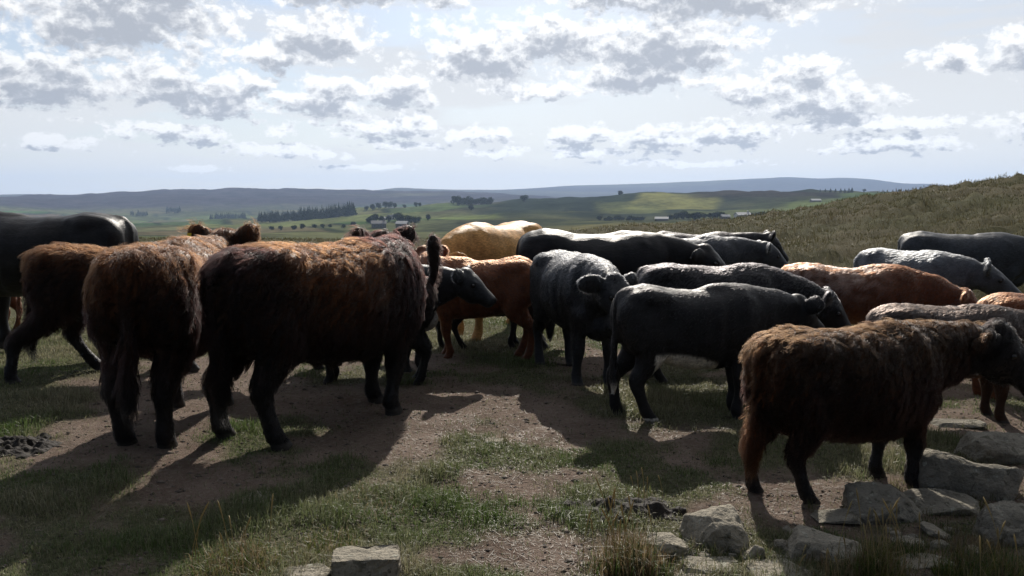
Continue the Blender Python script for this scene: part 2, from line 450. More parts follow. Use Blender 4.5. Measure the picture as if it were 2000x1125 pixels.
def build_hills():
    az = column_angles(760); nr = 330
    x, y = polar_sheet(60.0, 6700.0, nr, az)
    X = x.ravel(); Y = y.ravel()
    Z = height(X, Y)
    r = np.hypot(X, Y); a = np.arctan2(X, Y); px = 1000 + F_PX * np.tan(np.clip(a, -0.9, 0.9))
    # land cover by where it lies: fields in the valley, rough pasture and painted cloud shade on the hill, heather on the moors
    n = fbm(X / 260., Y / 260., 61, 5, 0.55); n2 = fbm(X / 900., Y / 500., 67, 5, 0.55); n3 = fbm(X / 60., Y / 60., 71, 4)
    pasture = np.array((0.105, 0.140, 0.040)); shadowed = np.array((0.021, 0.028, 0.017)); heather = np.array((0.040, 0.034, 0.042))
    rough = np.array((0.068, 0.070, 0.032)); olive = np.array((0.120, 0.110, 0.045))
    C = np.tile(rough, (len(X), 1))
    def lay(w, col):
        nonlocal C
        w = np.clip(w, 0, 1)[:, None]; C = C * (1 - w) + np.asarray(col) * w
    # fields: an irregular grid of enclosures with dark walls and hedges between them
    ang = 0.35; sx, sy = 170.0, 120.0
    wx = X + 60 * (fbm(X / 400., Y / 400., 81, 2) - 0.5); wy = Y + 60 * (fbm(X / 400., Y / 400., 83, 2) - 0.5)
    U = (wx * math.cos(ang) + wy * math.sin(ang)) / sx; W = (-wx * math.sin(ang) + wy * math.cos(ang)) / sy
    row = np.floor(W); U = U + hash2(row, row * 0, 5)
    fid = hash2(np.floor(U), row, 11); fid2 = hash2(np.floor(U), row, 17)
    ed = np.minimum(np.minimum(U % 1, 1 - U % 1) * sx, np.minimum(W % 1, 1 - W % 1) * sy)
    fcol = np.stack([0.055 + 0.055 * fid, 0.068 + 0.050 * fid2, 0.032 + 0.02 * fid], 1)
    wf = np.where((r > 130) & (r < 3000) & (px < 980), 1.0, 0.0) * (1 - sstep(1700, 2300, r + 800 * (n - 0.5)))
    C = C * (1 - wf[:, None]) + fcol * wf[:, None]
    lay(wf * sstep(7, 2, ed) * (r < 2500) * 0.8, (0.022, 0.030, 0.016))
    # the hill in the middle distance
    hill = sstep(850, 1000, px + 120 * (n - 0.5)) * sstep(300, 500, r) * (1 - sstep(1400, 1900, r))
    lay(hill, shadowed)  # cloud shadow over this hill is put into its dark green cover
    lay(hill * sstep(0.46, 0.62, n) * 0.75, rough)
    lay(hill * sstep(0.52, 0.68, n3) * 0.5, (0.024, 0.033, 0.015))
    def field(cx, cr, w_, d_, col, rot=0.0, soft=0.15, amt=1.0):
        u = (px - cx) / w_; v = (np.log(r) - math.log(cr)) / d_
        uu = u * math.cos(rot) + v * math.sin(rot); vv = -u * math.sin(rot) + v * math.cos(rot)
        q = np.maximum(np.abs(uu), np.abs(vv)) + 0.25 * (n3 - 0.5)
        lay((1 - sstep(1 - soft, 1 + soft, q)) * amt, col)
    field(1320, 880, 85, 0.085, (0.150, 0.150, 0.050), -0.15)      # hay field on the hill, sunlit brightness put into its colour
    field(1230, 800, 60, 0.07, (0.110, 0.120, 0.040), 0.0, 0.3, 0.7)
    field(1450, 700, 110, 0.10, (0.085, 0.098, 0.038), 0.0, 0.12)   # pastures above the farm
    field(1620, 780, 90, 0.08, (0.085, 0.105, 0.036), 0.0, 0.2)
    field(1530, 930, 190, 0.055, (0.034, 0.030, 0.024), 0.0, 0.25)  # heather strip under the crest
    field(1730, 900, 90, 0.07, (0.060, 0.085, 0.030), 0.0, 0.2)
    field(1330, 430, 260, 0.16, (0.105, 0.095, 0.042), 0.0, 0.25)   # dry field before the farm
    field(900, 720, 70, 0.10, (0.120, 0.140, 0.048), 0.0, 0.3, 0.8)
    field(600, 800, 230, 0.10, (0.105, 0.120, 0.046), -0.1, 0.12)   # bright field below the plantation
    # moors
    mo = sstep(1550, 2050, r + 900 * (n2 - 0.5))
    lay(mo, heather)
    lay(mo * sstep(0.48, 0.62, n2) * 0.6 * (r < 6000), (0.085, 0.085, 0.045))
    lay(mo * sstep(0.50, 0.60, fbm(X / 1500., Y / 300., 91, 4)) * 0.5 * (r < 6000), (0.030, 0.022, 0.024))
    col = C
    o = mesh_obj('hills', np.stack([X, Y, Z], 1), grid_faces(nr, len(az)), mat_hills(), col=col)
    tag(o, kind='structure')

build_ground()
build_hills()

# ------------------------------------------------------------------ cattle
def nrm(v):
    v = np.asarray(v, float); return v / max(np.linalg.norm(v), 1e-9)


class Shell:
    """collects closed tubes and ellipsoids which are then fused into one continuous skin"""
    def __init__(self): self.V = []; self.F = []
    def rings(self, rings):
        b = len(self.V); n = len(rings[0])
        for r_ in rings: self.V.extend(tuple(p) for p in r_)
        for i in range(len(rings) - 1):
            for j in range(n):
                a = b + i * n + j; c = b + i * n + (j + 1) % n
                self.F.append((a, c, c + n, a + n))
        for i, flip in ((0, True), (len(rings) - 1, False)):
            c = len(self.V); self.V.append(tuple(np.mean(rings[i], 0)))
            for j in range(n):
                a = b + i * n + j; d = b + i * n + (j + 1) % n
                self.F.append((d, a, c) if flip else (a, d, c))
    def tube(self, pts, rad, side=(0, 1, 0), n=14, power=2.0):
        """pts along the limb; rad = (half size in the plane of the limb, half size sideways)"""
        pts = [np.asarray(p, float) for p in pts]
        side = nrm(side); out = []
        t = np.linspace(0, 2 * math.pi, n, endpoint=False)
        ct = np.sign(np.cos(t)) * np.abs(np.cos(t)) ** (2 / power); st = np.sign(np.sin(t)) * np.abs(np.sin(t)) ** (2 / power)
        for i, p in enumerate(pts):
            d = nrm(pts[min(i + 1, len(pts) - 1)] - pts[max(i - 1, 0)])
            s = nrm(side - d * np.dot(side, d)); u = np.cross(s, d)
            a, b_ = rad[i] if isinstance(rad[i], (tuple, list)) else (rad[i], rad[i])
            out.append([p + u * a * c + s * b_ * k for c, k in zip(ct, st)])
        self.rings(out)
    def ball(self, c, r, n=12, m=8, rot=None):
        c = np.asarray(c, float); out = []
        for i in range(m + 1):
            ph = math.pi * (0.04 + 0.92 * i / m)
            ring = []
            for j in range(n):
                th = 2 * math.pi * j / n
                q = np.array((r[0] * math.cos(ph), r[1] * math.sin(ph) * math.cos(th), r[2] * math.sin(ph) * math.sin(th)))
                ring.append(c + (rot @ q if rot is not None else q))
            out.append(ring)
        self.rings(out)


def rz(a):
    c, s = math.cos(a), math.sin(a); return np.array(((c, -s, 0), (s, c, 0), (0, 0, 1)))


def ry(a):
    c, s = math.cos(a), math.sin(a); return np.array(((c, 0, s), (0, 1, 0), (-s, 0, c)))


def smooth_path(P, Rr, k=4):
    """Catmull-Rom through limb joints so that limbs bend softly"""
    P = [np.asarray(p, float) for p in P]; Rr = [np.asarray(r if isinstance(r, (tuple, list)) else (r, r), float) for r in Rr]
    outp, outr = [], []
    for i in range(len(P) - 1):
        p0, p1, p2, p3 = P[max(i - 1, 0)], P[i], P[i + 1], P[min(i + 2, len(P) - 1)]
        r0, r1, r2, r3 = Rr[max(i - 1, 0)], Rr[i], Rr[i + 1], Rr[min(i + 2, len(P) - 1)]
        for j in range(k):
            t = j / k
            f = lambda a, b, c, d: 0.5 * (2 * b + (c - a) * t + (2 * a - 5 * b + 4 * c - d) * t * t + (3 * b - a - 3 * c + d) * t ** 3)
            outp.append(f(p0, p1, p2, p3)); outr.append(tuple(np.maximum(f(r0, r1, r2, r3), 0.004)))
    outp.append(P[-1]); outr.append(tuple(Rr[-1]))
    return outp, outr


BODY = [  # x, top, bottom, half width (withers height = 1)
    (-0.595, 0.90, 0.72, 0.070), (-0.565, 0.955, 0.60, 0.150), (-0.50, 0.985, 0.52, 0.205), (-0.40, 1.005, 0.48, 0.235), (-0.28, 1.000, 0.455, 0.245),
    (-0.14, 0.985, 0.430, 0.262), (0.0, 0.978, 0.405, 0.275), (0.14, 0.980, 0.395, 0.270), (0.26, 0.995, 0.395, 0.245), (0.36, 1.005, 0.405, 0.220),
    (0.46, 0.985, 0.440, 0.190), (0.54, 0.93, 0.495, 0.150), (0.595, 0.85, 0.57, 0.085)]


def cow_shape(s):
    """s: pose and build. Returns shell and key points, x forward, y left, z up, withers height 1."""
    S = Shell()
    lf, fat, leg = s.get('len', 1.0), s.get('fat', 1.0), s.get('leg', 1.0)
    depth = s.get('depth', 1.0)
    t = np.linspace(0, 2 * math.pi, 28, endpoint=False)
    rings = []
    sag, rump = s.get('sag', 0.02), s.get('rump', 0.0)
    for (x, zt, zb, w) in BODY:
        zt = zt - sag * math.exp(-((x + 0.02) / 0.16) ** 2) + rump * math.exp(-((x + 0.42) / 0.13) ** 2); zb = zb - s.get('belly', 0.0) * math.exp(-((x + 0.02) / 0.22) ** 2)
        zb = zt - (zt - zb) * depth
        zc = (zt + zb) / 2 + 0.03; pw = 2.35
        ring = []
        for a in t:
            c, q = math.cos(a), math.sin(a)
            yy = math.copysign(abs(c) ** (2 / pw), c) * w * fat
            zz = math.copysign(abs(q) ** (2 / pw), q)
            if zz > 0: zz = zc + zz * (zt - zc); yy *= 1 - 0.16 * max(q, 0) ** 2
            else: zz = zc + zz * (zc - zb); yy *= 1 - 0.10 * q * q
            ring.append((x * lf, yy, zz))
        rings.append(np.array(ring))
    S.rings(rings)
    hx, fx = -0.44 * lf, 0.36 * lf
    # muscle and bone under the hide: hips, rump, shoulder blades, brisket, withers
    for sd in (-1, 1):
        S.ball((-0.36 * lf, sd * 0.115 * fat, 0.905), (0.20, 0.10, 0.085))
        S.ball((-0.47 * lf, sd * 0.110 * fat, 0.77), (0.14, 0.115, 0.20))
        S.ball((0.33 * lf, sd * 0.125 * fat, 0.72), (0.15, 0.105, 0.24), rot=ry(0.25))
        S.ball((0.40 * lf, sd * 0.115 * fat, 0.59), (0.15, 0.090, 0.12))
    S.ball((0.47 * lf, 0, 0.50), (0.15, 0.11, 0.12))
    S.ball((0.28 * lf, 0, 0.945), (0.24, 0.10, 0.065))
    feet = {}
    sw = s.get('feet', {})
    thick = s.get('legw', 1.0)
    for nm, sd in (('fl', 1), ('fr', -1)):
        dx, dy, dz = sw.get(nm, (0, 0, 0))
        y0 = sd * 0.125 * fat
        P = [(fx, y0, 0.66), (fx + 0.015 + 0.15 * dx, y0 + 0.1 * dy, 0.50), (fx + 0.012 + 0.35 * dx, y0 + 0.3 * dy, 0.395), (fx + 0.02 + 0.55 * dx, y0 + 0.5 * dy, 0.285 + 0.4 * dz),
             (fx + 0.008 + 0.72 * dx, y0 + 0.7 * dy, 0.18 + 0.7 * dz), (fx - 0.002 + 0.92 * dx, y0 + 0.92 * dy, 0.092 + dz), (fx + 0.016 + 0.98 * dx, y0 + dy, 0.050 + dz), (fx + 0.034 + dx, y0 + dy, 0.001 + dz)]
        rad = [(0.13, 0.075), (0.095, 0.068), (0.064, 0.052), (0.052, 0.050), (0.034, 0.035), (0.043, 0.042), (0.042, 0.042), (0.058, 0.050)]
        rad = [(a * (thick if i > 1 else 1), b * (thick if i > 1 else 1)) for i, (a, b) in enumerate(rad)]
        p, r_ = smooth_path(P, rad); S.tube(p, r_, (0, 1, 0), 12, 2.2)
        feet[nm] = P[-1]
    for nm, sd in (('hl', 1), ('hr', -1)):
        dx, dy, dz = sw.get(nm, (0, 0, 0))
        y0 = sd * 0.135 * fat
        P = [(hx + 0.01, y0 * 0.95, 0.80), (hx + 0.03 + 0.05 * dx, y0, 0.66), (hx + 0.055 + 0.22 * dx, y0 + 0.1 * dy, 0.53), (hx - 0.01 + 0.42 * dx, y0 + 0.3 * dy, 0.42),
             (hx - 0.085 + 0.60 * dx, y0 + 0.5 * dy, 0.320 + 0.4 * dz), (hx - 0.070 + 0.75 * dx, y0 + 0.7 * dy, 0.20 + 0.7 * dz), (hx - 0.045 + 0.92 * dx, y0 + 0.92 * dy, 0.092 + dz),
             (hx - 0.022 + 0.98 * dx, y0 + dy, 0.050 + dz), (hx + dx, y0 + dy, 0.001 + dz)]
        rad = [(0.16, 0.10), (0.17, 0.108), (0.135, 0.092), (0.080, 0.062), (0.056, 0.044), (0.038, 0.035), (0.043, 0.042), (0.042, 0.042), (0.058, 0.050)]
        rad = [(a * (thick if i > 3 else 1), b * (thick if i > 3 else 1)) for i, (a, b) in enumerate(rad)]
        p, r_ = smooth_path(P, rad); S.tube(p, r_, (0, 1, 0), 12, 2.2)
        feet[nm] = P[-1]
    # neck: from the shoulders to the poll
    ny, npch = s.get('neck', (0.0, 0.30)); nl = s.get('necklen', 0.33)
    base = np.array((0.40 * lf, 0, 0.775))
    d1 = rz(ny * 0.5) @ ry(-npch * 0.6) @ np.array((1, 0, 0)); d2 = rz(ny) @ ry(-npch) @ np.array((1, 0, 0))
    pol = base + d1 * (0.12 + nl * 0.5) + d2 * nl * 0.5
    mid = base + d1 * (0.12 + nl * 0.45)
    side1 = rz(ny * 0.6) @ np.array((0, 1, 0))
    nk = s.get('neckw', 1.1)
    p, r_ = smooth_path([base - d1 * 0.22 + np.array((0, 0, 0.03)), base + d1 * 0.03, mid, pol + np.array((0, 0, -0.02))], [(0.13 * nk, 0.12 * nk), (0.195 * nk, 0.140 * nk), (0.155 * nk, 0.105 * nk), (0.115, 0.085)], 4)
    S.tube(p, r_, side1, 16, 2.2)
    # head
    hy, hp = s.get('head', (0.0, -0.7)); hl = s.get('headlen', 0.36)
    Rm = rz(ny + hy) @ ry(-hp)
    f = Rm @ np.array((1, 0, 0)); sd_ = Rm @ np.array((0, 1, 0)); up = Rm @ np.array((0, 0, 1))
    hw = s.get('headw', 1.14)
    prof = [(-0.10, 0.055, 0.060, 0.000), (0.0, 0.092, 0.088, 0.000), (0.14, 0.112, 0.104, -0.006), (0.30, 0.112, 0.107, -0.010), (0.46, 0.093, 0.088, -0.008),
            (0.64, 0.073, 0.070, -0.008), (0.82, 0.062, 0.066, -0.010), (0.94, 0.056, 0.068, -0.014), (1.02, 0.036, 0.048, -0.018)]
    P = [pol + f * (a * hl) + up * (o_ * hw) for a, hh, ww, o_ in prof]; rad = [(hh * hw, ww * hw) for a, hh, ww, o_ in prof]
    p, r_ = smooth_path(P, rad, 3); S.tube(p, r_, sd_, 16, 2.3)
    S.ball(pol + f * 0.01 + up * 0.070 * hw, (0.065 * hw, 0.07 * hw, 0.05 * hw), rot=Rm)      # poll
    S.ball(pol + f * hl * 0.36 - up * 0.07 * hw, (0.10 * hw, 0.062 * hw, 0.055 * hw), rot=Rm)   # jaw
    eyes = []
    for sd in (-1, 1):
        S.ball(pol + f * hl * 0.36 + up * 0.052 * hw + sd_ * sd * 0.078 * hw, (0.040, 0.026, 0.032), rot=Rm)   # brow
        eyes.append(pol + f * hl * 0.385 + up * 0.036 * hw + sd_ * sd * 0.090 * hw)
        S.ball(pol + f * hl * 0.96 + up * 0.012 * hw + sd_ * sd * 0.036 * hw, (0.030, 0.020, 0.022), rot=Rm)    # nostril rim
    ears = []
    el = s.get('ear', 0.20); eu = s.get('earup', 0.05)
    for sd in (-1, 1):
        e0 = pol + f * 0.015 + up * 0.030 * hw + sd_ * sd * 0.070 * hw
        ed = nrm(sd_ * sd * 1.0 + up * eu - f * 0.28)
        flat = nrm(np.cross(ed, nrm(f * 0.7 + up * 0.3)))       # plane of the ear
        pts = [e0, e0 + ed * el * 0.25, e0 + ed * el * 0.6 - up * 0.004, e0 + ed * el * 0.88 - up * 0.012, e0 + ed * el - up * 0.018]
        p, r_ = smooth_path(pts, [(0.030, 0.038), (0.029, 0.066), (0.026, 0.074), (0.023, 0.054), (0.018, 0.022)], 3)
        S.tube(p, r_, flat, 12)
        ears.append(pts[3])
    # tail
    tl = s.get('tail', 'down')
    tb = np.array((-0.575 * lf, 0, 0.935))
    if tl == 'up':
        P = [tb + (0.08, 0, -0.02), tb + (0.0, 0, 0.01), tb + (-0.03, 0, 0.10), tb + (-0.03, 0.0, 0.24), tb + (-0.025, 0, 0.36), tb + (-0.02, 0, 0.43)]
        rad = [0.045, 0.042, 0.045, 0.052, 0.055, 0.030]
    else:
        sx = s.get('tailswing', 0.0)
        P = [tb + (0.14, 0, 0.000), tb + (0.04, 0, 0.004), tb + (-0.012, sx * 0.1, -0.07), tb + (-0.028, sx * 0.4, -0.24), tb + (-0.035, sx * 0.7, -0.46), tb + (-0.03, sx, -0.60), tb + (-0.03, sx, -0.72)]
        rad = [0.05, 0.042, 0.034, 0.027, 0.029, 0.040, 0.014]
    p, r_ = smooth_path(P, rad); S.tube(p, r_, (0, 1, 0), 10)
    if s.get('bull'):
        S.ball((-0.02 * lf, 0, 0.40), (0.10, 0.035, 0.055)); S.ball((0.03 * lf, 0, 0.36), (0.035, 0.028, 0.045))
        S.ball((-0.36 * lf, 0, 0.43), (0.055, 0.06, 0.09))
    if s.get('udder'):
        S.ball((-0.28 * lf, 0, 0.43), (0.13, 0.11, 0.09))
    K = dict(pol=pol, f=f, up=up, side=sd_, muz=pol + f * hl, hl=hl, eyes=eyes, ears=ears, feet=feet, lf=lf, tailtip=np.array(P[-1]), tb=tb, base=base)
    return S, K


def fuse(S, scale, voxel, smooth=9):
    me = bpy.data.meshes.new('tmp'); V = np.array(S.V) * scale
    me.from_pydata([tuple(v) for v in V], [], S.F); me.update()
    o = bpy.data.objects.new('tmp', me); COL.objects.link(o)
    rm = o.modifiers.new('r', 'REMESH'); rm.mode = 'VOXEL'; rm.voxel_size = voxel; rm.use_smooth_shade = True
    sm = o.modifiers.new('s', 'SMOOTH'); sm.factor = 0.5; sm.iterations = smooth
    dg = bpy.context.evaluated_depsgraph_get(); dg.update()
    res = bpy.data.meshes.new_from_object(o.evaluated_get(dg), depsgraph=dg)
    bpy.data.objects.remove(o); bpy.data.meshes.remove(me)
    return res


def hide_material():
    m, g, b = material('hide')
    co = obj_co(g); c = attr(g)
    n = g.noise(g.v('MULTIPLY', co, (6, 6, 14)), 5, 4, 0.6)
    c = g.mix(1.0, c, g.ramp(n, 0.3, 0.7, 0.7, 1.25), blend='MULTIPLY')
    g.t.links.new(c, b.inputs['Base Color'])
    bw = g.n('ShaderNodeRGBToBW'); g.set(bw.inputs[0], c); g.t.links.new(g.ramp(bw.outputs[0], 0.02, 0.12, 0.20, 0.06), b.inputs['Specular IOR Level'])
    b.inputs['Roughness'].default_value = 0.48; b.inputs['Sheen Weight'].default_value = 0.0; b.inputs['Sheen Roughness'].default_value = 0.4; b.inputs['Sheen Tint'].default_value = (0.5, 0.5, 0.55, 1)
    n2 = g.noise(g.v('MULTIPLY', co, (40, 60, 90)), 3, 3, 0.6)
    bump(g, b, g.m('ADD', g.m('MULTIPLY', n2, 0.3), n), 0.35, 0.015)
    return m


def hair_material(name, rough, coat=0.0, ior=1.42):
    m = bpy.data.materials.new(name); m.use_nodes = True
    g = NT(m.node_tree); out = g.n('ShaderNodeOutputMaterial')
    h = g.n('ShaderNodeBsdfHairPrincipled'); h.parametrization = 'COLOR'; h.model = 'CHIANG'
    g.t.links.new(attr(g), h.inputs['Color'])
    h.inputs['Roughness'].default_value = rough; h.inputs['Radial Roughness'].default_value = 0.55
    h.inputs['Random Roughness'].default_value = 0.25
    h.inputs['Coat'].default_value = coat; h.inputs['IOR'].default_value = ior
    g.t.links.new(h.outputs[0], out.inputs[0])
    return m


M_HIDE = hide_material()
M_HAIR = hair_material('shaggy_hair', 0.5, 0.0, 1.22)
M_SLEEK = hair_material('sleek_hair', 0.34, 0.0, 1.40)
M_EYE, _g, _b = material('eye'); _b.inputs['Base Color'].default_value = (0.006, 0.004, 0.004, 1); _b.inputs['Roughness'].default_value = 0.08; _b.inputs['Specular IOR Level'].default_value = 0.5
M_TAG, _g, _b = material('tag_plastic'); _b.inputs['Base Color'].default_value = (0.75, 0.55, 0.05, 1); _b.inputs['Roughness'].default_value = 0.5


def mesh_arrays(me):
    n = len(me.vertices); V = np.empty(n * 3, np.float32); me.vertices.foreach_get('co', V); V = V.reshape(-1, 3).astype(float)
    N = np.empty(n * 3, np.float32); me.vertices.foreach_get('normal', N); N = N.reshape(-1, 3).astype(float)
    me.calc_loop_triangles(); T = np.empty(len(me.loop_triangles) * 3, np.int32); me.loop_triangles.foreach_get('vertices', T)
    return V, N, T.reshape(-1, 3)


def curves_obj(name, pts, rad, col, mat, parent):
    """pts: hairs x points x 3, rad: hairs x points, col: hairs x 3"""
    n, k, _ = pts.shape
    cu = bpy.data.hair_curves.new(name); cu.add_curves([k] * n)
    cu.attributes['position'].data.foreach_set('vector', pts.astype(np.float32).ravel())
    ra = cu.attributes.get('radius') or cu.attributes.new('radius', 'FLOAT', 'POINT')
    ra.data.foreach_set('value', rad.astype(np.float32).ravel())
    ca = cu.attributes.new('col', 'FLOAT_COLOR', 'CURVE'); c4 = np.ones((n, 4), np.float32); c4[:, :3] = col
    ca.data.foreach_set('color', c4.ravel())
    cu.materials.append(mat)
    o = bpy.data.objects.new(name, cu); COL.objects.link(o); o.parent = parent
    return o


def grow_hair(parent, me, K, sc, s, colfun):
    V, N, T = mesh_arrays(me)
    a = V[T[:, 0]]; b = V[T[:, 1]]; c = V[T[:, 2]]
    ar = 0.5 * np.linalg.norm(np.cross(b - a, c - a), axis=1)
    h = s['hair']; count = int(h['n']); L0 = h['len'] * 1.0; shag = h.get('shag', 1.0)
    rg = np.random.default_rng(s.get('seed', 1))
    def sample(n):
        ti = rg.choice(len(T), n, p=ar / ar.sum()); u = rg.random(n); v = rg.random(n); f = u + v > 1; u[f] = 1 - u[f]; v[f] = 1 - v[f]
        w = 1 - u - v
        P = a[ti] * w[:, None] + b[ti] * u[:, None] + c[ti] * v[:, None]
        n_ = N[T[ti, 0]] * w[:, None] + N[T[ti, 1]] * u[:, None] + N[T[ti, 2]] * v[:, None]
        return P, n_ / np.maximum(np.linalg.norm(n_, axis=1, keepdims=True), 1e-6)
    P, n_ = sample(count)
    ncl = max(60, int(h.get('clumps', count / 16)))
    CP, CN = sample(ncl)
    kd = kdtree.KDTree(ncl)
    for i in range(ncl): kd.insert(CP[i], i)
    kd.balance()
    ci = np.array([kd.find(p)[1] for p in P])
    pol = K['pol'] * sc; muz = K['muz'] * sc
    def length(p):
        q = p / sc
        L = np.ones(len(p))
        hd = np.clip(((q - K['pol']) @ K['f']) / K['hl'], -1, 2)
        near = np.linalg.norm(q - (K['pol'] + K['f'] * K['hl'] * 0.5), axis=1) < K['hl'] * 0.85
        L = np.where(near & (hd > 0.25), 0.22 if h.get('shag', 1) < 0.9 else 0.42, L)
        L = np.where(near & (hd <= 0.25), 0.8, L)
        L = L * (0.28 + 0.72 * sstep(0.20, 0.42, q[:, 2]))
        L = np.where(q[:, 2] < 0.06, 0.05, L)
        L = L * (1 + 0.25 * (q[:, 2] > 0.9) * (1 - near))
        # the switch of the tail and the skirts behind the thigh
        tail = (q[:, 0] < K['tb'][0] - 0.015) & (np.abs(q[:, 1]) < 0.10) & (q[:, 2] < 0.62)
        L = np.where(tail, 1.5, L)
        return L * L0
    def frame(p, n__, seed):
        r2 = np.random.default_rng(seed)
        q = p / sc
        F_ = np.tile(np.array((-0.75, 0.0, -0.55)), (len(p), 1))
        low = sstep(0.75, 0.45, q[:, 2])
        F_[:, 0] *= (1 - 0.7 * low); F_[:, 2] -= 0.6 * low
        F_ += r2.normal(0, 0.24 * shag, p.shape)
        # whorls: the lie of the coat swings over the body
        sw = np.array([mnoise.noise(Vector((x[0] * 3.3, x[1] * 3.3 + 7, x[2] * 3.3))) for x in p])
        F_[:, 0] += 0.6 * shag * sw; F_[:, 1] += 0.4 * shag * sw
        Tn = F_ - n__ * np.sum(F_ * n__, 1, keepdims=True)
        Tn /= np.maximum(np.linalg.norm(Tn, axis=1, keepdims=True), 1e-6)
        return Tn
    k = 5
    ss = np.linspace(0, 1, k)
    def strand(p, n__, Tn, L, lift, curl, seed):
        r2 = np.random.default_rng(seed)
        out = np.empty((len(p), k, 3))
        ph = r2.random(len(p)) * 6.28; bn = np.cross(n__, Tn)
        for i, t in enumerate(ss):
            d = Tn * (t * (0.55 + 0.45 * t)) + n__ * (lift * (t - 0.55 * t * t))[:, None] if isinstance(lift, np.ndarray) else None
            off = d * L[:, None]
            off[:, 2] -= 0.12 * L * t * t
            off += (bn * (np.sin(ph + t * 7.0) - np.sin(ph))[:, None]) * (curl * L * t)[:, None] * 0.5
            out[:, i] = p + off - n__ * 0.003
        return out
    Lh = length(P) * rg.uniform(0.65, 1.2, count); Lc = length(CP) * rg.uniform(0.8, 1.35, ncl)
    lift0 = h.get('lift', 0.8)
    TC = frame(CP, CN, 5)
    SC = strand(CP, CN, TC, Lc, rg.uniform(0.4, 1.3, ncl) * lift0, np.full(ncl, 0.55 * shag), 6)
    TH = TC[ci] + rg.normal(0, 0.30, P.shape); TH = TH - n_ * np.sum(TH * n_, 1, keepdims=True); TH /= np.maximum(np.linalg.norm(TH, axis=1, keepdims=True), 1e-6)
    SH = strand(P, n_, TH, Lh, rg.uniform(0.4, 1.2, count) * lift0, np.full(count, 0.25 * shag), 8)
    dist = np.linalg.norm(P - CP[ci], axis=1); ok = (dist < L0 * 0.9).astype(float)
    cs = h.get('clump', 0.75) * rg.uniform(0.5, 1.0, count) * ok
    short = np.clip(length(P) / L0, 0.1, 1.0)
    for i, t in enumerate(ss):
        w = (cs * short * t ** 1.1)[:, None]
        SH[:, i] = SH[:, i] * (1 - w) + SC[ci, i] * w
    w0 = h.get('width', 0.0013)
    rad = np.outer(rg.uniform(0.7, 1.25, count) * w0, np.array((1.0, 0.95, 0.8, 0.55, 0.18)))
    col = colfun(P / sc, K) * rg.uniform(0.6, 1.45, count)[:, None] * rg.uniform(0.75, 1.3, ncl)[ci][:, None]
    return curves_obj('coat', SH, rad, np.clip(col * h.get('tint', 1.0), 0.002, 0.95), M_HAIR if shag > 0.5 else M_SLEEK, parent)


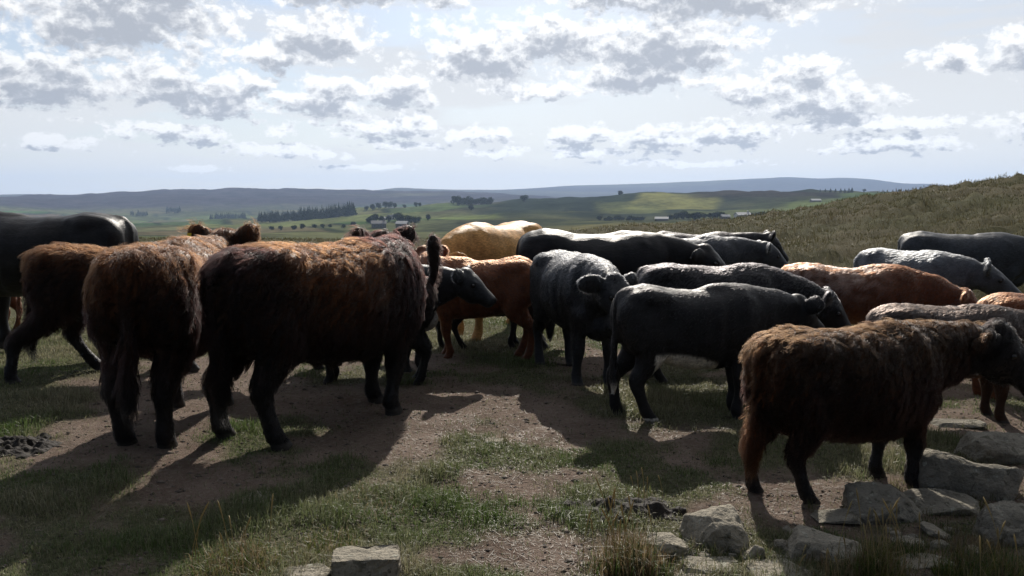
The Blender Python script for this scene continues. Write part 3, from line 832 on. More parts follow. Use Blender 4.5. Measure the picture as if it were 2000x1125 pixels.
def pattern(kind):
    """natural colouring of the hide over the body (withers height = 1)"""
    black = np.array((0.013, 0.012, 0.013)); brown = np.array((0.085, 0.034, 0.014)); red = np.array((0.150, 0.056, 0.028)); tan = np.array((0.55, 0.30, 0.11))
    white = np.array((0.62, 0.58, 0.52)); grey = np.array((0.105, 0.112, 0.125)); dgrey = np.array((0.040, 0.042, 0.048)); hoof = np.array((0.05, 0.045, 0.04))
    def fn(q, K):
        n = np.array([mnoise.noise(Vector((p[0] * 4, p[1] * 4, p[2] * 4 + 3))) for p in q])
        n2 = np.array([mnoise.noise(Vector((p[0] * 13 + 9, p[1] * 13, p[2] * 13))) for p in q])
        z = q[:, 2]; C = np.tile(black, (len(q), 1))
        def lay(w, c):
            nonlocal C
            w = np.clip(w, 0, 1)[:, None]; C = C * (1 - w) + c * w
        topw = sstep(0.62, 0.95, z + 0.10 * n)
        hd = ((q - K['pol']) @ K['f']) / K['hl']; near = (np.linalg.norm(q - (K['pol'] + K['f'] * K['hl'] * 0.5), axis=1) < K['hl'] * 0.8)
        if kind == 'brown':
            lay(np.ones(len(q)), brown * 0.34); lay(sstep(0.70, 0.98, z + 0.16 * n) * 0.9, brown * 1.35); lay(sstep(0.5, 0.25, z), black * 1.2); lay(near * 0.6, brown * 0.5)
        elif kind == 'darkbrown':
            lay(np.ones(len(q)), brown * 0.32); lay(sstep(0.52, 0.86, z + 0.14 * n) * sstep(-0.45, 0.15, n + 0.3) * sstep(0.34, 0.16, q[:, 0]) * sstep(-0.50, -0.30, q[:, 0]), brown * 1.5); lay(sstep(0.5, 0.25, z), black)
        elif kind == 'blackbrown':
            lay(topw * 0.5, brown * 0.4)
        elif kind == 'umber':
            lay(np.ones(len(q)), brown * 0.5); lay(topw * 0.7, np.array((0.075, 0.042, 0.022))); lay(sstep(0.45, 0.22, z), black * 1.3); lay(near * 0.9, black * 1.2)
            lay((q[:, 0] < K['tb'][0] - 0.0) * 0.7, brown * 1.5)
        elif kind == 'red':
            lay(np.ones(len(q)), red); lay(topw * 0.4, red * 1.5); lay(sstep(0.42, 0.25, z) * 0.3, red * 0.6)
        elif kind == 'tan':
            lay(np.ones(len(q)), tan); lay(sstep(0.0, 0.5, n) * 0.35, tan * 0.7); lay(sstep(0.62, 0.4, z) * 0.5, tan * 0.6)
        elif kind == 'roan':
            lay(np.ones(len(q)), red * 0.8); lay(sstep(-0.35, 0.35, n2 + 0.4 * n) * sstep(0.55, 0.9, z) * 0.6 * sstep(0.45, 0.0, q[:, 0]), np.array((0.36, 0.27, 0.23))); lay((q[:, 0] < -0.52 * K['lf']) * 0.9, red * 0.9)
        elif kind == 'grey':
            lay(np.ones(len(q)), grey); lay(sstep(-0.1, 0.4, n) * 0.5, dgrey); lay(near * 0.7, dgrey)
        elif kind == 'darkgrey':
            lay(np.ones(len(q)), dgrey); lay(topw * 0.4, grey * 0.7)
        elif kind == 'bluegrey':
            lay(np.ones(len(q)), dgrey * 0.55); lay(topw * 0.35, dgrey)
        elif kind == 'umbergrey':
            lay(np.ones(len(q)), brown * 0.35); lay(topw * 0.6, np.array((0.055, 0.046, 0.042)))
        elif kind == 'whitebelly':
            bel = sstep(0.545, 0.50, z + 0.06 * n + 0.16 * np.maximum(q[:, 0] + 0.2, 0)) * (q[:, 0] > -0.33) * (q[:, 0] < 0.16) * (z > 0.34); lay(bel, white)
            lay((q[:, 0] < -0.5) * sstep(0.32, 0.24, z) * (np.abs(q[:, 1]) < 0.08), white)
            ft = K['feet']['hr']; lay((np.hypot(q[:, 0] - ft[0], q[:, 1] - ft[1]) < 0.12) * (z < 0.06), white * 0.9)
        if kind != 'red' and kind != 'tan': lay((z < 0.045) * 0.85, hoof if kind != 'whitebelly' else C.mean(0))
        if kind == 'greyblaze' or kind == 'chestwhite':
            lay(np.ones(len(q)), dgrey * 0.5); lay(topw * 0.3, dgrey)
            lay((np.hypot(q[:, 0] - 0.52, z - 0.50) < 0.12 + 0.05 * n) * (np.abs(q[:, 1]) < 0.16), white * 0.6)
        if near.any(): lay(near * sstep(0.86, 0.98, hd), C * 0.5 + 0.01)
        return np.clip(C * (1 + 0.35 * n2)[:, None], 0.004, 0.9)
    return fn


N_COW = [0]


def cow(name, label, cat, pos, heading, S, kind, hair, voxel=0.016, dz=0.0, eyes=True, tag_ear=None, group='cattle of the herd', **s):
    """pos: the ground between its four feet"""
    N_COW[0] += 1
    s['hair'] = hair; s['seed'] = N_COW[0] * 17
    rv = random.Random(N_COW[0] * 31)
    s.setdefault('sag', rv.uniform(0.0, 0.024)); s.setdefault('rump', rv.uniform(-0.012, 0.028)); s.setdefault('belly', rv.uniform(-0.01, 0.04)); s.setdefault('legw', rv.uniform(0.95, 1.12))
    ft_ = dict(s.get('feet', {}))
    for k_ in ('fl', 'fr', 'hl', 'hr'): ft_.setdefault(k_, (rv.uniform(-0.07, 0.07), rv.uniform(-0.02, 0.02), 0))
    s['feet'] = ft_
    sh, K = cow_shape(s)
    me = fuse(sh, S, voxel)
    me.name = name
    V, N, T = mesh_arrays(me)
    # folds, ribs and muscle under the skin
    q = V / S
    dsp = np.array([mnoise.noise(Vector((p[0] * 5.5, p[1] * 7 + N_COW[0], p[2] * 4.5))) * 0.012 + mnoise.noise(Vector((p[0] * 15, p[1] * 9 + N_COW[0], p[2] * 6))) * 0.0045 for p in q])
    gx = lambda c_, w_: np.exp(-((q[:, 0] / K['lf'] - c_) / w_) ** 2); gzz = lambda c_, w_: np.exp(-((q[:, 2] - c_) / w_) ** 2)
    sid = np.clip(np.abs(N[:, 1]) * 1.6 - 0.2, 0, 1) * (0.55 if hair['len'] > 0.05 else 1.0)
    dsp = dsp - 0.030 * gx(-0.23, 0.075) * gzz(0.77, 0.11) * sid + 0.018 * gx(-0.35, 0.05) * gzz(0.915, 0.045) - 0.016 * gx(0.20, 0.035) * gzz(0.66, 0.20) * sid
    dsp = dsp + 0.0035 * np.sin(q[:, 0] * 62 + 9 * q[:, 2]) * gx(0.02, 0.16) * gzz(0.66, 0.16) * sid + 0.010 * gx(-0.55, 0.04) * gzz(0.86, 0.05)
    V = V + N * (dsp * S * sstep(0.1, 0.5, q[:, 2]))[:, None]
    me.vertices.foreach_set('co', V.astype(np.float32).ravel()); me.update()
    fn = pattern(kind)
    C = fn(V / S, K)
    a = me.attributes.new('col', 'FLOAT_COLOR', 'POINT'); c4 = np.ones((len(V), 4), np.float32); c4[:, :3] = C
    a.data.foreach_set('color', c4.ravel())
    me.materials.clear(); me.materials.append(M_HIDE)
    me.polygons.foreach_set('use_smooth', [True] * len(me.polygons))
    o = bpy.data.objects.new(name, me); COL.objects.link(o)
    h = R(heading)
    zs = []
    for ft in K['feet'].values():
        w = rz(h) @ (np.array(ft) * S); zs.append(gz(pos[0] + w[0], pos[1] + w[1]) - (0 if abs(ft[2]) < 0.01 else 9))
    o.location = (pos[0], pos[1], min(z for z in zs if z > -5) - 0.012 + dz)
    o.rotation_euler = (0, 0, h)
    tag(o, label, cat, group)
    grow_hair(o, me, K, S, s, fn)
    if eyes:
        for e in K['eyes']:
            sh2 = Shell(); sh2.ball(np.array(e) * S, np.array((0.019, 0.019, 0.019)) * S, 10, 8)
            mesh_obj('eye', sh2.V, sh2.F, M_EYE, o)
    if tag_ear is not None:
        e = np.array(K['ears'][tag_ear]) * S * 0.97; f = K['f']; sd = K['side']; up = K['up']
        bm = bmesh.new(); bmesh.ops.create_cube(bm, size=1.0)
        for v in bm.verts: v.co = Vector(e - f * 0.020 + f * v.co.x * 0.004 + sd * v.co.y * 0.035 + up * (v.co.z * 0.045 - 0.015))
        m2 = bpy.data.meshes.new('ear_tag'); bm.to_mesh(m2); bm.free(); m2.materials.append(M_TAG)
        t_ = bpy.data.objects.new('ear_tag', m2); COL.objects.link(t_); t_.parent = o
    return o


def by_hind(px, d, heading, S, lf=1.0):
    """body position from where its hind feet stand: photo column and distance"""
    x = (px - 1000) / F_PX * d * 1.0
    h = R(heading); off = 0.44 * lf * S
    return (x + math.cos(h) * off, d + math.sin(h) * off)


SHAG = dict(n=64000, len=0.078, shag=1.0, lift=0.70, clump=0.80, width=0.0011, clumps=3800, tint=0.155)
def hair(n, ln, shag=0.3, lift=0.5, clump=0.4, width=0.0016, tint=0.6):
    return dict(n=int(n * 1.8), len=ln * 1.2 + 0.004, shag=max(shag, 0.24), lift=lift, clump=clump + 0.08, width=width, tint=tint, clumps=max(300, n // 5))

# shaggy animals nearest the viewer
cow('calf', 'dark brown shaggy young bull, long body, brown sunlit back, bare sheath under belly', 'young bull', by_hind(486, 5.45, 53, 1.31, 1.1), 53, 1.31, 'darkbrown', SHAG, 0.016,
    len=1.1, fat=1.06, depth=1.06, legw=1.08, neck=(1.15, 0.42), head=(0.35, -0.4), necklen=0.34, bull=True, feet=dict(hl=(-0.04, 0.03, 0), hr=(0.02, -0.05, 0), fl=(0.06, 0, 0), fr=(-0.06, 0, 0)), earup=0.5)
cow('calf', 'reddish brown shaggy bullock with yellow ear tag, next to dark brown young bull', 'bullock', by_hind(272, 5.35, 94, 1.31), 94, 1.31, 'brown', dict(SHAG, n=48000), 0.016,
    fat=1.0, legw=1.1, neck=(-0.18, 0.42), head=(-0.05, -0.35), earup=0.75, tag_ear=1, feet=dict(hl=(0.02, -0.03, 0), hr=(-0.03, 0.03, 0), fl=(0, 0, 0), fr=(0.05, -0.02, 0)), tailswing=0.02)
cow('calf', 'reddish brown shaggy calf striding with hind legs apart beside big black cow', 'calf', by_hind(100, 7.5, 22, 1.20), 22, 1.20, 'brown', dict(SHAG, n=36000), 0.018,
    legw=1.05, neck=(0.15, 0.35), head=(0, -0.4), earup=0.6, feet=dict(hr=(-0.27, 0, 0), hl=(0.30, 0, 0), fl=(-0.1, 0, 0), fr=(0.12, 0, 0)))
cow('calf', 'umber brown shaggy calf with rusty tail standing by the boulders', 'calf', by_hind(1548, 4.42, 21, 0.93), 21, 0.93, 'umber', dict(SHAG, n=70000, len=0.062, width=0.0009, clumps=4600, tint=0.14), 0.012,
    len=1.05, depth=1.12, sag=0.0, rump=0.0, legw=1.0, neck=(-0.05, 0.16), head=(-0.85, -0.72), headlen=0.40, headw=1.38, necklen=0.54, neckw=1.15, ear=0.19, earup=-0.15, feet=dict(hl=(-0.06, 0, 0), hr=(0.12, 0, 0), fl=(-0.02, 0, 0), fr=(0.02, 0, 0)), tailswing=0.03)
# the row behind
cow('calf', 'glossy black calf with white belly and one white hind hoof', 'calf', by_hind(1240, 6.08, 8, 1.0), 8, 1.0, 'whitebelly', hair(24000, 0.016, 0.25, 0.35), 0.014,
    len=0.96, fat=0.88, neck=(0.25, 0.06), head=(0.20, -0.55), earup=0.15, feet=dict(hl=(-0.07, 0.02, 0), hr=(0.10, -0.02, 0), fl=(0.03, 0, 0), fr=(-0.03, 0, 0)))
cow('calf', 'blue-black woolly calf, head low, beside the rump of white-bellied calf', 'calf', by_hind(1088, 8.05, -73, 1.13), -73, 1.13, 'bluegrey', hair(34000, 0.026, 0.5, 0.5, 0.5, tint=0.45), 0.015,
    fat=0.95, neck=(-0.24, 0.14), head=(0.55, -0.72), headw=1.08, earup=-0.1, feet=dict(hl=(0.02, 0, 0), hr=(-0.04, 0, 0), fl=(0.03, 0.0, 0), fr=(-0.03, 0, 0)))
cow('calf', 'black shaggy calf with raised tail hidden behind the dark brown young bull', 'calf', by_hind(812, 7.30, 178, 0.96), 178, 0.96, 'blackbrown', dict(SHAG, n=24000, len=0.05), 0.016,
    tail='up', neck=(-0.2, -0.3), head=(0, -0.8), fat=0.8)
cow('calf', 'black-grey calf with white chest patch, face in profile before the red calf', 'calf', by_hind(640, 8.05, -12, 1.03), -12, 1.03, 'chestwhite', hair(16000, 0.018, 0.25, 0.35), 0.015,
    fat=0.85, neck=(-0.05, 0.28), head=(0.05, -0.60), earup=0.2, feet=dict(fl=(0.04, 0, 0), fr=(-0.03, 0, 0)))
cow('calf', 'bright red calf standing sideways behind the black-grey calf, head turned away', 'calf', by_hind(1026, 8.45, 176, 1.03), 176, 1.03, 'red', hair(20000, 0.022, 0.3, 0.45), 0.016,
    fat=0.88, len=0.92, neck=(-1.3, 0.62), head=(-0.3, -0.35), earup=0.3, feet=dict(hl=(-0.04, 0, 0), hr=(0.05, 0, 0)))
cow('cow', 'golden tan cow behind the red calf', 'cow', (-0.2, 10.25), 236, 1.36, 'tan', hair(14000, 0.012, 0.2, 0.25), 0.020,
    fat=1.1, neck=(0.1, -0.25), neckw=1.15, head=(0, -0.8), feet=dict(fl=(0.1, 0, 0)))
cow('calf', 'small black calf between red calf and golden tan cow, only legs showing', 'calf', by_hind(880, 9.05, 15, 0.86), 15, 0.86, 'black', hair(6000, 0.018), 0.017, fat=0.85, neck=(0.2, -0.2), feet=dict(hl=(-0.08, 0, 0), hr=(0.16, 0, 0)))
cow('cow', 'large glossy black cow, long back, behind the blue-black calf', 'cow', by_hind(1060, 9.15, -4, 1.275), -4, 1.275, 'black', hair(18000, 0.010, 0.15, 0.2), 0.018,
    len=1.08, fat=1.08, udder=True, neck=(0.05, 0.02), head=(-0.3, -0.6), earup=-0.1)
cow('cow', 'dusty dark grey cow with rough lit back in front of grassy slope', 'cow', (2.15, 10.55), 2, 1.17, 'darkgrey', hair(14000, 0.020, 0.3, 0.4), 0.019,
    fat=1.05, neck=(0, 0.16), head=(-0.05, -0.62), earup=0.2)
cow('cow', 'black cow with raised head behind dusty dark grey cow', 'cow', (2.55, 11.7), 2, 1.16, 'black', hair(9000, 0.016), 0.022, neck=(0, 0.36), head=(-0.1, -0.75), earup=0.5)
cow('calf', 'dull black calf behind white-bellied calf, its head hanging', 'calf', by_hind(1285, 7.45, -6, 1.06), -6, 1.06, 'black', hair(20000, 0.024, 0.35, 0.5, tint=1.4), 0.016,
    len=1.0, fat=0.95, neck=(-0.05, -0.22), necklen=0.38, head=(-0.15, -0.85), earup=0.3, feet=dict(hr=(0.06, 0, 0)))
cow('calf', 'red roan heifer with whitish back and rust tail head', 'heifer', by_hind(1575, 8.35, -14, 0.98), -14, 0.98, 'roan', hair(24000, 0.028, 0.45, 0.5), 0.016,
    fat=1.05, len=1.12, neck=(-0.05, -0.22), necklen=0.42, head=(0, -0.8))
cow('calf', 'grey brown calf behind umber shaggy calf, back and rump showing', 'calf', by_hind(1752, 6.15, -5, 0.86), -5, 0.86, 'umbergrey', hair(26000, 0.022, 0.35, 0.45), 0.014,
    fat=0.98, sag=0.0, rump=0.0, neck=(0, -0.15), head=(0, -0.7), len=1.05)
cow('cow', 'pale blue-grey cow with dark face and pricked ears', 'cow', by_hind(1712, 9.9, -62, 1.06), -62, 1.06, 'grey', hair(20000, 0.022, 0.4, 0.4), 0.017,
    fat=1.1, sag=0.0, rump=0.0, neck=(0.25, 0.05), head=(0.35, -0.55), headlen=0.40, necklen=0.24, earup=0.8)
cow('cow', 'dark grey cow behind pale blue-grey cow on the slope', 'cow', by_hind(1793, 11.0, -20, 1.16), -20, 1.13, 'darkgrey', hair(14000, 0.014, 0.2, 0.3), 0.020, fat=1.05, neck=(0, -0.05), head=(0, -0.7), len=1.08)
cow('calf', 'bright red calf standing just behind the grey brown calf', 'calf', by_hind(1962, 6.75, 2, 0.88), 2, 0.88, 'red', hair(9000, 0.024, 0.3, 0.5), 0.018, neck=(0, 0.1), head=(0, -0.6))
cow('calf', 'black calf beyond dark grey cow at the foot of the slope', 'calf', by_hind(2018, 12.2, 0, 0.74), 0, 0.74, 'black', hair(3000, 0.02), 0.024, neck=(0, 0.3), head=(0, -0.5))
# left side
cow('cow', 'very big black cow with shining back beside the striding brown calf', 'cow', by_hind(205, 8.75, 183, 1.44), 183, 1.44, 'black', hair(20000, 0.011, 0.15, 0.2), 0.018,
    len=1.05, fat=1.08, udder=True, dz=0.06, neck=(0, 0.1), head=(0, -0.6))
cow('calf', 'red and white calf beneath the very big black cow', 'calf', by_hind(6, 9.9, 182, 0.85), 182, 0.85, 'roan', hair(5000, 0.02), 0.02)


# ------------------------------------------------------------------ stones
def mat_stone(name, c1, c2, lichen):
    m, g, b = material(name)
    co = obj_co(g)
    n1 = g.noise(co, 5, 6, 0.62); n2 = g.noise(co, 38, 5, 0.65); n3 = g.noise(co, 9, 3, 0.5, dist=1.2)
    c = g.mix(g.ramp(n1, 0.3, 0.7), rgb(c1), rgb(c2))
    c = g.mix(g.ramp(n2, 0.5, 0.75, 0, 0.55), c, (0.07, 0.064, 0.055, 1))
    c = g.mix(g.ramp(n3, 0.60, 0.66, 0, lichen), c, (0.26, 0.255, 0.22, 1))
    n5 = g.noise(co, 16, 5, 0.6, dist=0.6)
    c = g.mix(g.ramp(n5, 0.58, 0.64, 0, 0.7), c, (0.085, 0.080, 0.058, 1))
    c = g.mix(g.ramp(g.noise(co, 24, 2, 0.5), 0.66, 0.70, 0, 0.8), c, (0.36, 0.36, 0.30, 1))
    g.t.links.new(c, b.inputs['Base Color'])
    b.inputs['Roughness'].default_value = 0.95; b.inputs['Specular IOR Level'].default_value = 0.15
    bump(g, b, g.m('ADD', n1, g.m('MULTIPLY', n2, 0.9)), 1.0, 0.035)
    return m

M_STONE = mat_stone('gritstone', (0.25, 0.225, 0.18), (0.37, 0.335, 0.27), 0.4)
M_DARKSTONE = mat_stone('mossy_gritstone', (0.19, 0.175, 0.145), (0.30, 0.275, 0.225), 0.5)


STONES = []


def stone(name, label, cat, px, py, w, h, depth=0.8, seed=1, mat=M_STONE, yaw=0.0, tilt=(0, 0), sink=0.12, flat=0.35, dz=0.0, npts=13):
    """px,py: where the middle of its foot meets the ground; w,h in photo pixels"""
    p = at_ground(px, py); d = math.hypot(p[0], p[1])
    W = w / F_PX * d; D = W * depth; H = 0.88 * max(0.42 * h / F_PX * d, h / F_PX * d - 0.26 * D)
    p[1] += D * 0.45
    rg = random.Random(seed)
    bm = bmesh.new()
    for k in range(npts):
        v = Vector((rg.gauss(0, 1), rg.gauss(0, 1), rg.gauss(0, 1))).normalized()
        q = [math.copysign(abs(c) ** 0.7, c) for c in v]; mx = 0.5
        bm.verts.new((q[0] * mx * rg.uniform(0.86, 1.05), q[1] * mx * rg.uniform(0.86, 1.05), q[2] * mx * rg.uniform(0.8, 1.0)))
    for sx in (-1, 1):
        for sy in (-1, 1):
            bm.verts.new((sx * rg.uniform(0.34, 0.48), sy * rg.uniform(0.34, 0.48), -0.5))
            if rg.random() < 0.45: bm.verts.new((sx * rg.uniform(0.15, 0.40), sy * rg.uniform(0.15, 0.40), rg.uniform(0.15, 0.5)))
    if flat < 0.3:
        for v in list(bm.verts): bm.verts.remove(v)
        for sx in (-1, 1):
            for sy in (-1, 1):
                for sz in (-1, 1): bm.verts.new((sx * rg.uniform(0.42, 0.5), sy * rg.uniform(0.40, 0.5), sz * 0.5 + rg.uniform(-0.06, 0.06)))
    r_ = bmesh.ops.convex_hull(bm, input=bm.verts)
    bmesh.ops.delete(bm, geom=[g_ for g_ in r_['geom_interior'] if isinstance(g_, bmesh.types.BMVert)], context='VERTS')
    xs = [v.co.x for v in bm.verts]; ys = [v.co.y for v in bm.verts]; zs = [v.co.z for v in bm.verts]
    for v in bm.verts:
        v.co = Vector(((v.co.x - min(xs)) / (max(xs) - min(xs)) - 0.5, (v.co.y - min(ys)) / (max(ys) - min(ys)) - 0.5, (v.co.z - min(zs)) / (max(zs) - min(zs))))
        v.co.x *= W; v.co.y *= D; v.co.z *= H * (1 + sink)
    bmesh.ops.dissolve_limit(bm, angle_limit=0.12, verts=bm.verts, edges=bm.edges)
    bmesh.ops.bevel(bm, geom=list(bm.edges), offset=min(W, H) * 0.055, segments=2, affect='EDGES', profile=0.6)
    bmesh.ops.triangulate(bm, faces=bm.faces)
    tgt = min(W, H) * 0.10
    for it in range(3):
        lg = [e for e in bm.edges if e.calc_length() > tgt * 1.6]
        if not lg or len(bm.verts) > 9000: break
        bmesh.ops.subdivide_edges(bm, edges=lg, cuts=1, use_grid_fill=True)
        bmesh.ops.triangulate(bm, faces=bm.faces)
    bm.normal_update()
    for v in bm.verts:
        q = v.co * (3.0 / max(W, 0.15)) + Vector((seed * 3.1, 0, 0))
        n = mnoise.noise(q) * 0.06 - abs(mnoise.noise(q * 2.3 + Vector((5, 0, 0)))) * 0.07 + mnoise.noise(q * 4.1) * 0.022 + mnoise.noise(q * 10) * 0.012
        v.co += v.normal * n * min(W, H * 1.6)
    me = bpy.data.meshes.new(name); bm.to_mesh(me); bm.free()
    me.polygons.foreach_set('use_smooth', [True] * len(me.polygons)); me.materials.append(mat)
    o = bpy.data.objects.new(name, me); COL.objects.link(o)
    o.location = (p[0], p[1], gz(p[0], p[1]) - sink * H + dz); o.rotation_euler = (tilt[0], tilt[1], yaw)
    tag(o, label, cat, 'loose stones of the tumbled wall')
    STONES.append((p[0], p[1], W, D))
    return o

stone('stone_slab', 'pale flat-topped stone slab with square end beside bare earth', 'stone', 708, 1140, 150, 92, 0.55, 3, flat=0.2, yaw=0.05, npts=3)
stone('stone_slab', 'low flat stone half buried in grass beside the pale slab', 'stone', 592, 1142, 105, 40, 0.8, 8)
stone('stone', 'buff stone beside the dry grass tussock', 'stone', 1308, 1088, 92, 54, 0.8, 5, yaw=0.2)
stone('boulder', 'broad grey boulder with worn top behind the small angular stone', 'boulder', 1410, 1074, 138, 104, 0.8, 12)
stone('stone', 'small angular stone leaning on the broad grey boulder', 'stone', 1476, 1094, 46, 40, 0.9, 22, tilt=(0.2, -0.3), npts=4)
stone('stone', 'wedge-shaped pale stone with sunlit top and dark undercut face', 'stone', 1622, 1098, 150, 84, 0.75, 31, yaw=-0.1, npts=6)
stone('stone', 'low rounded stone below the small angular stone', 'stone', 1535, 1140, 125, 44, 0.8, 44)
stone('stone_slab', 'flat slab lying in earth below the broad grey boulder', 'stone', 1395, 1118, 120, 18, 0.7, 47)
stone('stone_slab', 'thin flat slab half covered by dry grass', 'stone', 1360, 1136, 90, 20, 0.7, 48)
stone('boulder', 'dark boulder blotched with lichen before the calf front hooves', 'boulder', 1742, 1020, 140, 96, 0.75, 53, M_DARKSTONE)
stone('boulder', 'biggest boulder, slanting sunlit top, beside the calf front legs', 'boulder', 1906, 966, 190, 118, 0.62, 61, M_DARKSTONE, yaw=-0.25)
stone('boulder', 'smooth boulder behind the biggest boulder', 'boulder', 1975, 905, 135, 72, 0.6, 67, M_DARKSTONE)
stone('boulder', 'upright grey boulder just below the biggest boulder', 'boulder', 1995, 1062, 115, 92, 0.7, 71, M_DARKSTONE)
stone('stone', 'flat shaded stone between lichened boulder and biggest boulder', 'stone', 1855, 1000, 140, 48, 0.7, 77, M_DARKSTONE)
stone('stone', 'low shaded stone beside the calf hind hooves', 'stone', 1640, 1022, 90, 28, 0.8, 79, M_DARKSTONE)
stone('stone_slab', 'flat pale slab near the green plant', 'stone', 1815, 1105, 110, 26, 0.6, 83)
stone('stone', 'small round dark stone above the flat pale slab', 'stone', 1838, 1066, 40, 24, 0.8, 89, M_DARKSTONE)
stone('stone_slab', 'thin tilted slab of stone below the lichened boulder', 'stone', 1838, 1045, 60, 24, 0.8, 91, tilt=(0.1, 0.35))
stone('stone', 'small flat stone in turf left of the small round dark stone', 'stone', 1785, 1060, 62, 14, 0.7, 93)
stone('stone', 'small stone set flush in the bare trodden earth', 'stone', 968, 866, 44, 12, 0.8, 95)
stone('stone_slab', 'flat pale stone in the bull shadow', 'stone', 508, 985, 80, 9, 0.8, 97)
stone('stone', 'low stone on bare earth behind the biggest boulder', 'stone', 1880, 838, 100, 20, 0.5, 99, M_DARKSTONE)

rr_ = random.Random(12)
NEAR = ['beside the wedge-shaped stone', 'below the lichened boulder', 'near the upright grey boulder', 'by the dry grass tussock']
for i in range(34):
    px = rr_.uniform(1290, 1990); py = rr_.uniform(1030, 1118) if px > 1500 else rr_.uniform(1060, 1118)
    w_ = rr_.uniform(12, 34)
    near = NEAR[3] if px < 1450 else NEAR[0] if px < 1700 else NEAR[1] if px < 1860 else NEAR[2]
    stone('rubble_stone', 'small piece of rubble lying in earth ' + near, 'stone', px, py, w_, w_ * rr_.uniform(0.45, 0.8), 0.8, 200 + i, rr_.choice((M_STONE, M_DARKSTONE)), yaw=rr_.uniform(0, 3))


# ------------------------------------------------------------------ dung
def dung(label, px, py, w, h, seed):
    p = at_ground(px, py); d = math.hypot(p[0], p[1]); W = w / F_PX * d
    D = at_ground(px, py - h / 2)[1] - at_ground(px, py + h / 2)[1]
    n = 60; V = []; F_ = []
    for i in range(n):
        for j in range(n):
            u = i / (n - 1) * 2 - 1; v = j / (n - 1) * 2 - 1
            x = p[0] + u * W * 0.55; y = p[1] + v * D * 0.55
            q = math.hypot(u, v) + 0.5 * (mnoise.noise(Vector((u * 2.2, v * 2.2, seed))))
            lump = mnoise.noise(Vector((x * 14, y * 14, seed))) * 0.035 + mnoise.noise(Vector((x * 34, y * 34, seed))) * 0.02
            z = max(0, 1 - q) ** 0.5 * (0.055 + lump * 1.4) if q < 1 else -0.02
            V.append((x, y, z))
    Va = np.array(V); zz = height(Va[:, 0], Va[:, 1]); Va[:, 2] += zz - 0.006
    for i in range(n - 1):
        for j in range(n - 1):
            F_.append((i * n + j, (i + 1) * n + j, (i + 1) * n + j + 1, i * n + j + 1))
    m, g, b = material('dung'); co = obj_co(g)
    n1 = g.noise(co, 30, 4, 0.6)
    g.t.links.new(g.mix(n1, (0.010, 0.008, 0.007, 1), (0.028, 0.022, 0.018, 1)), b.inputs['Base Color']); b.inputs['Roughness'].default_value = 0.8
    bump(g, b, n1, 0.8, 0.02)
    o = mesh_obj('dung_pile', Va, F_, m); tag(o, label, 'dung', 'dung on the ground')

dung('dark lumpy dung behind the dry grass tussock', 1210, 1000, 240, 46, 3.3)
dung('dark dung lying on bare earth near the bullock hind feet', 28, 874, 130, 40, 8.1)


# ------------------------------------------------------------------ grass
def mat_leaf(name, trans=0.35, rough=0.6, spec=0.3):
    m = bpy.data.materials.new(name); m.use_nodes = True; g = NT(m.node_tree)
    out = g.n('ShaderNodeOutputMaterial'); b = g.n('ShaderNodeBsdfPrincipled'); t = g.n('ShaderNodeBsdfTranslucent'); mx = g.n('ShaderNodeMixShader')
    c = attr(g)
    g.t.links.new(c, b.inputs['Base Color']); g.t.links.new(c, t.inputs[0])
    b.inputs['Roughness'].default_value = rough; b.inputs['Specular IOR Level'].default_value = spec
    mx.inputs[0].default_value = trans
    g.t.links.new(b.outputs[0], mx.inputs[1]); g.t.links.new(t.outputs[0], mx.inputs[2]); g.t.links.new(mx.outputs[0], out.inputs[0])
    return m

M_GRASS = mat_leaf('grass_blades', 0.4, 0.5, 0.3)


def blades_mesh(P, L, W, lean, rg, droop=0.5):
    """curved tapering blades: 5 points, 3 faces each"""
    n = len(P)
    a = rg.random(n) * 2 * math.pi; d = np.stack([np.cos(a), np.sin(a), 0 * a], 1)
    b = rg.random(n) * math.pi * 2; sd = np.stack([np.cos(b), np.sin(b), 0 * b], 1)
    up = np.array((0, 0, 1.0))
    mid = P + (up * 0.55 + d * (lean * 0.35)[:, None]) * L[:, None]
    tip = P + (up * (1 - droop * np.clip(lean, 0, 1.2))[:, None] * 1.0 + d * lean[:, None]) * L[:, None]
    w = W[:, None] * sd
    V = np.stack([P - w, P + w, mid - w * 0.75, mid + w * 0.75, tip], 1).reshape(-1, 3)
    i = np.arange(n)[:, None] * 5
    T = np.concatenate([i + np.array([[0, 1, 3]]), i + np.array([[0, 3, 2]]), i + np.array([[2, 3, 4]])], 0)
    return V, T


def sample_wedge(n, r0, r1, a0, a1, rg, power=0.0):
    u = rg.random(n)
    e = 2 - power
    r = (r0 ** e + u * (r1 ** e - r0 ** e)) ** (1 / e)
    a = a0 + rg.random(n) * (a1 - a0)
    return r * np.sin(a), r * np.cos(a), r


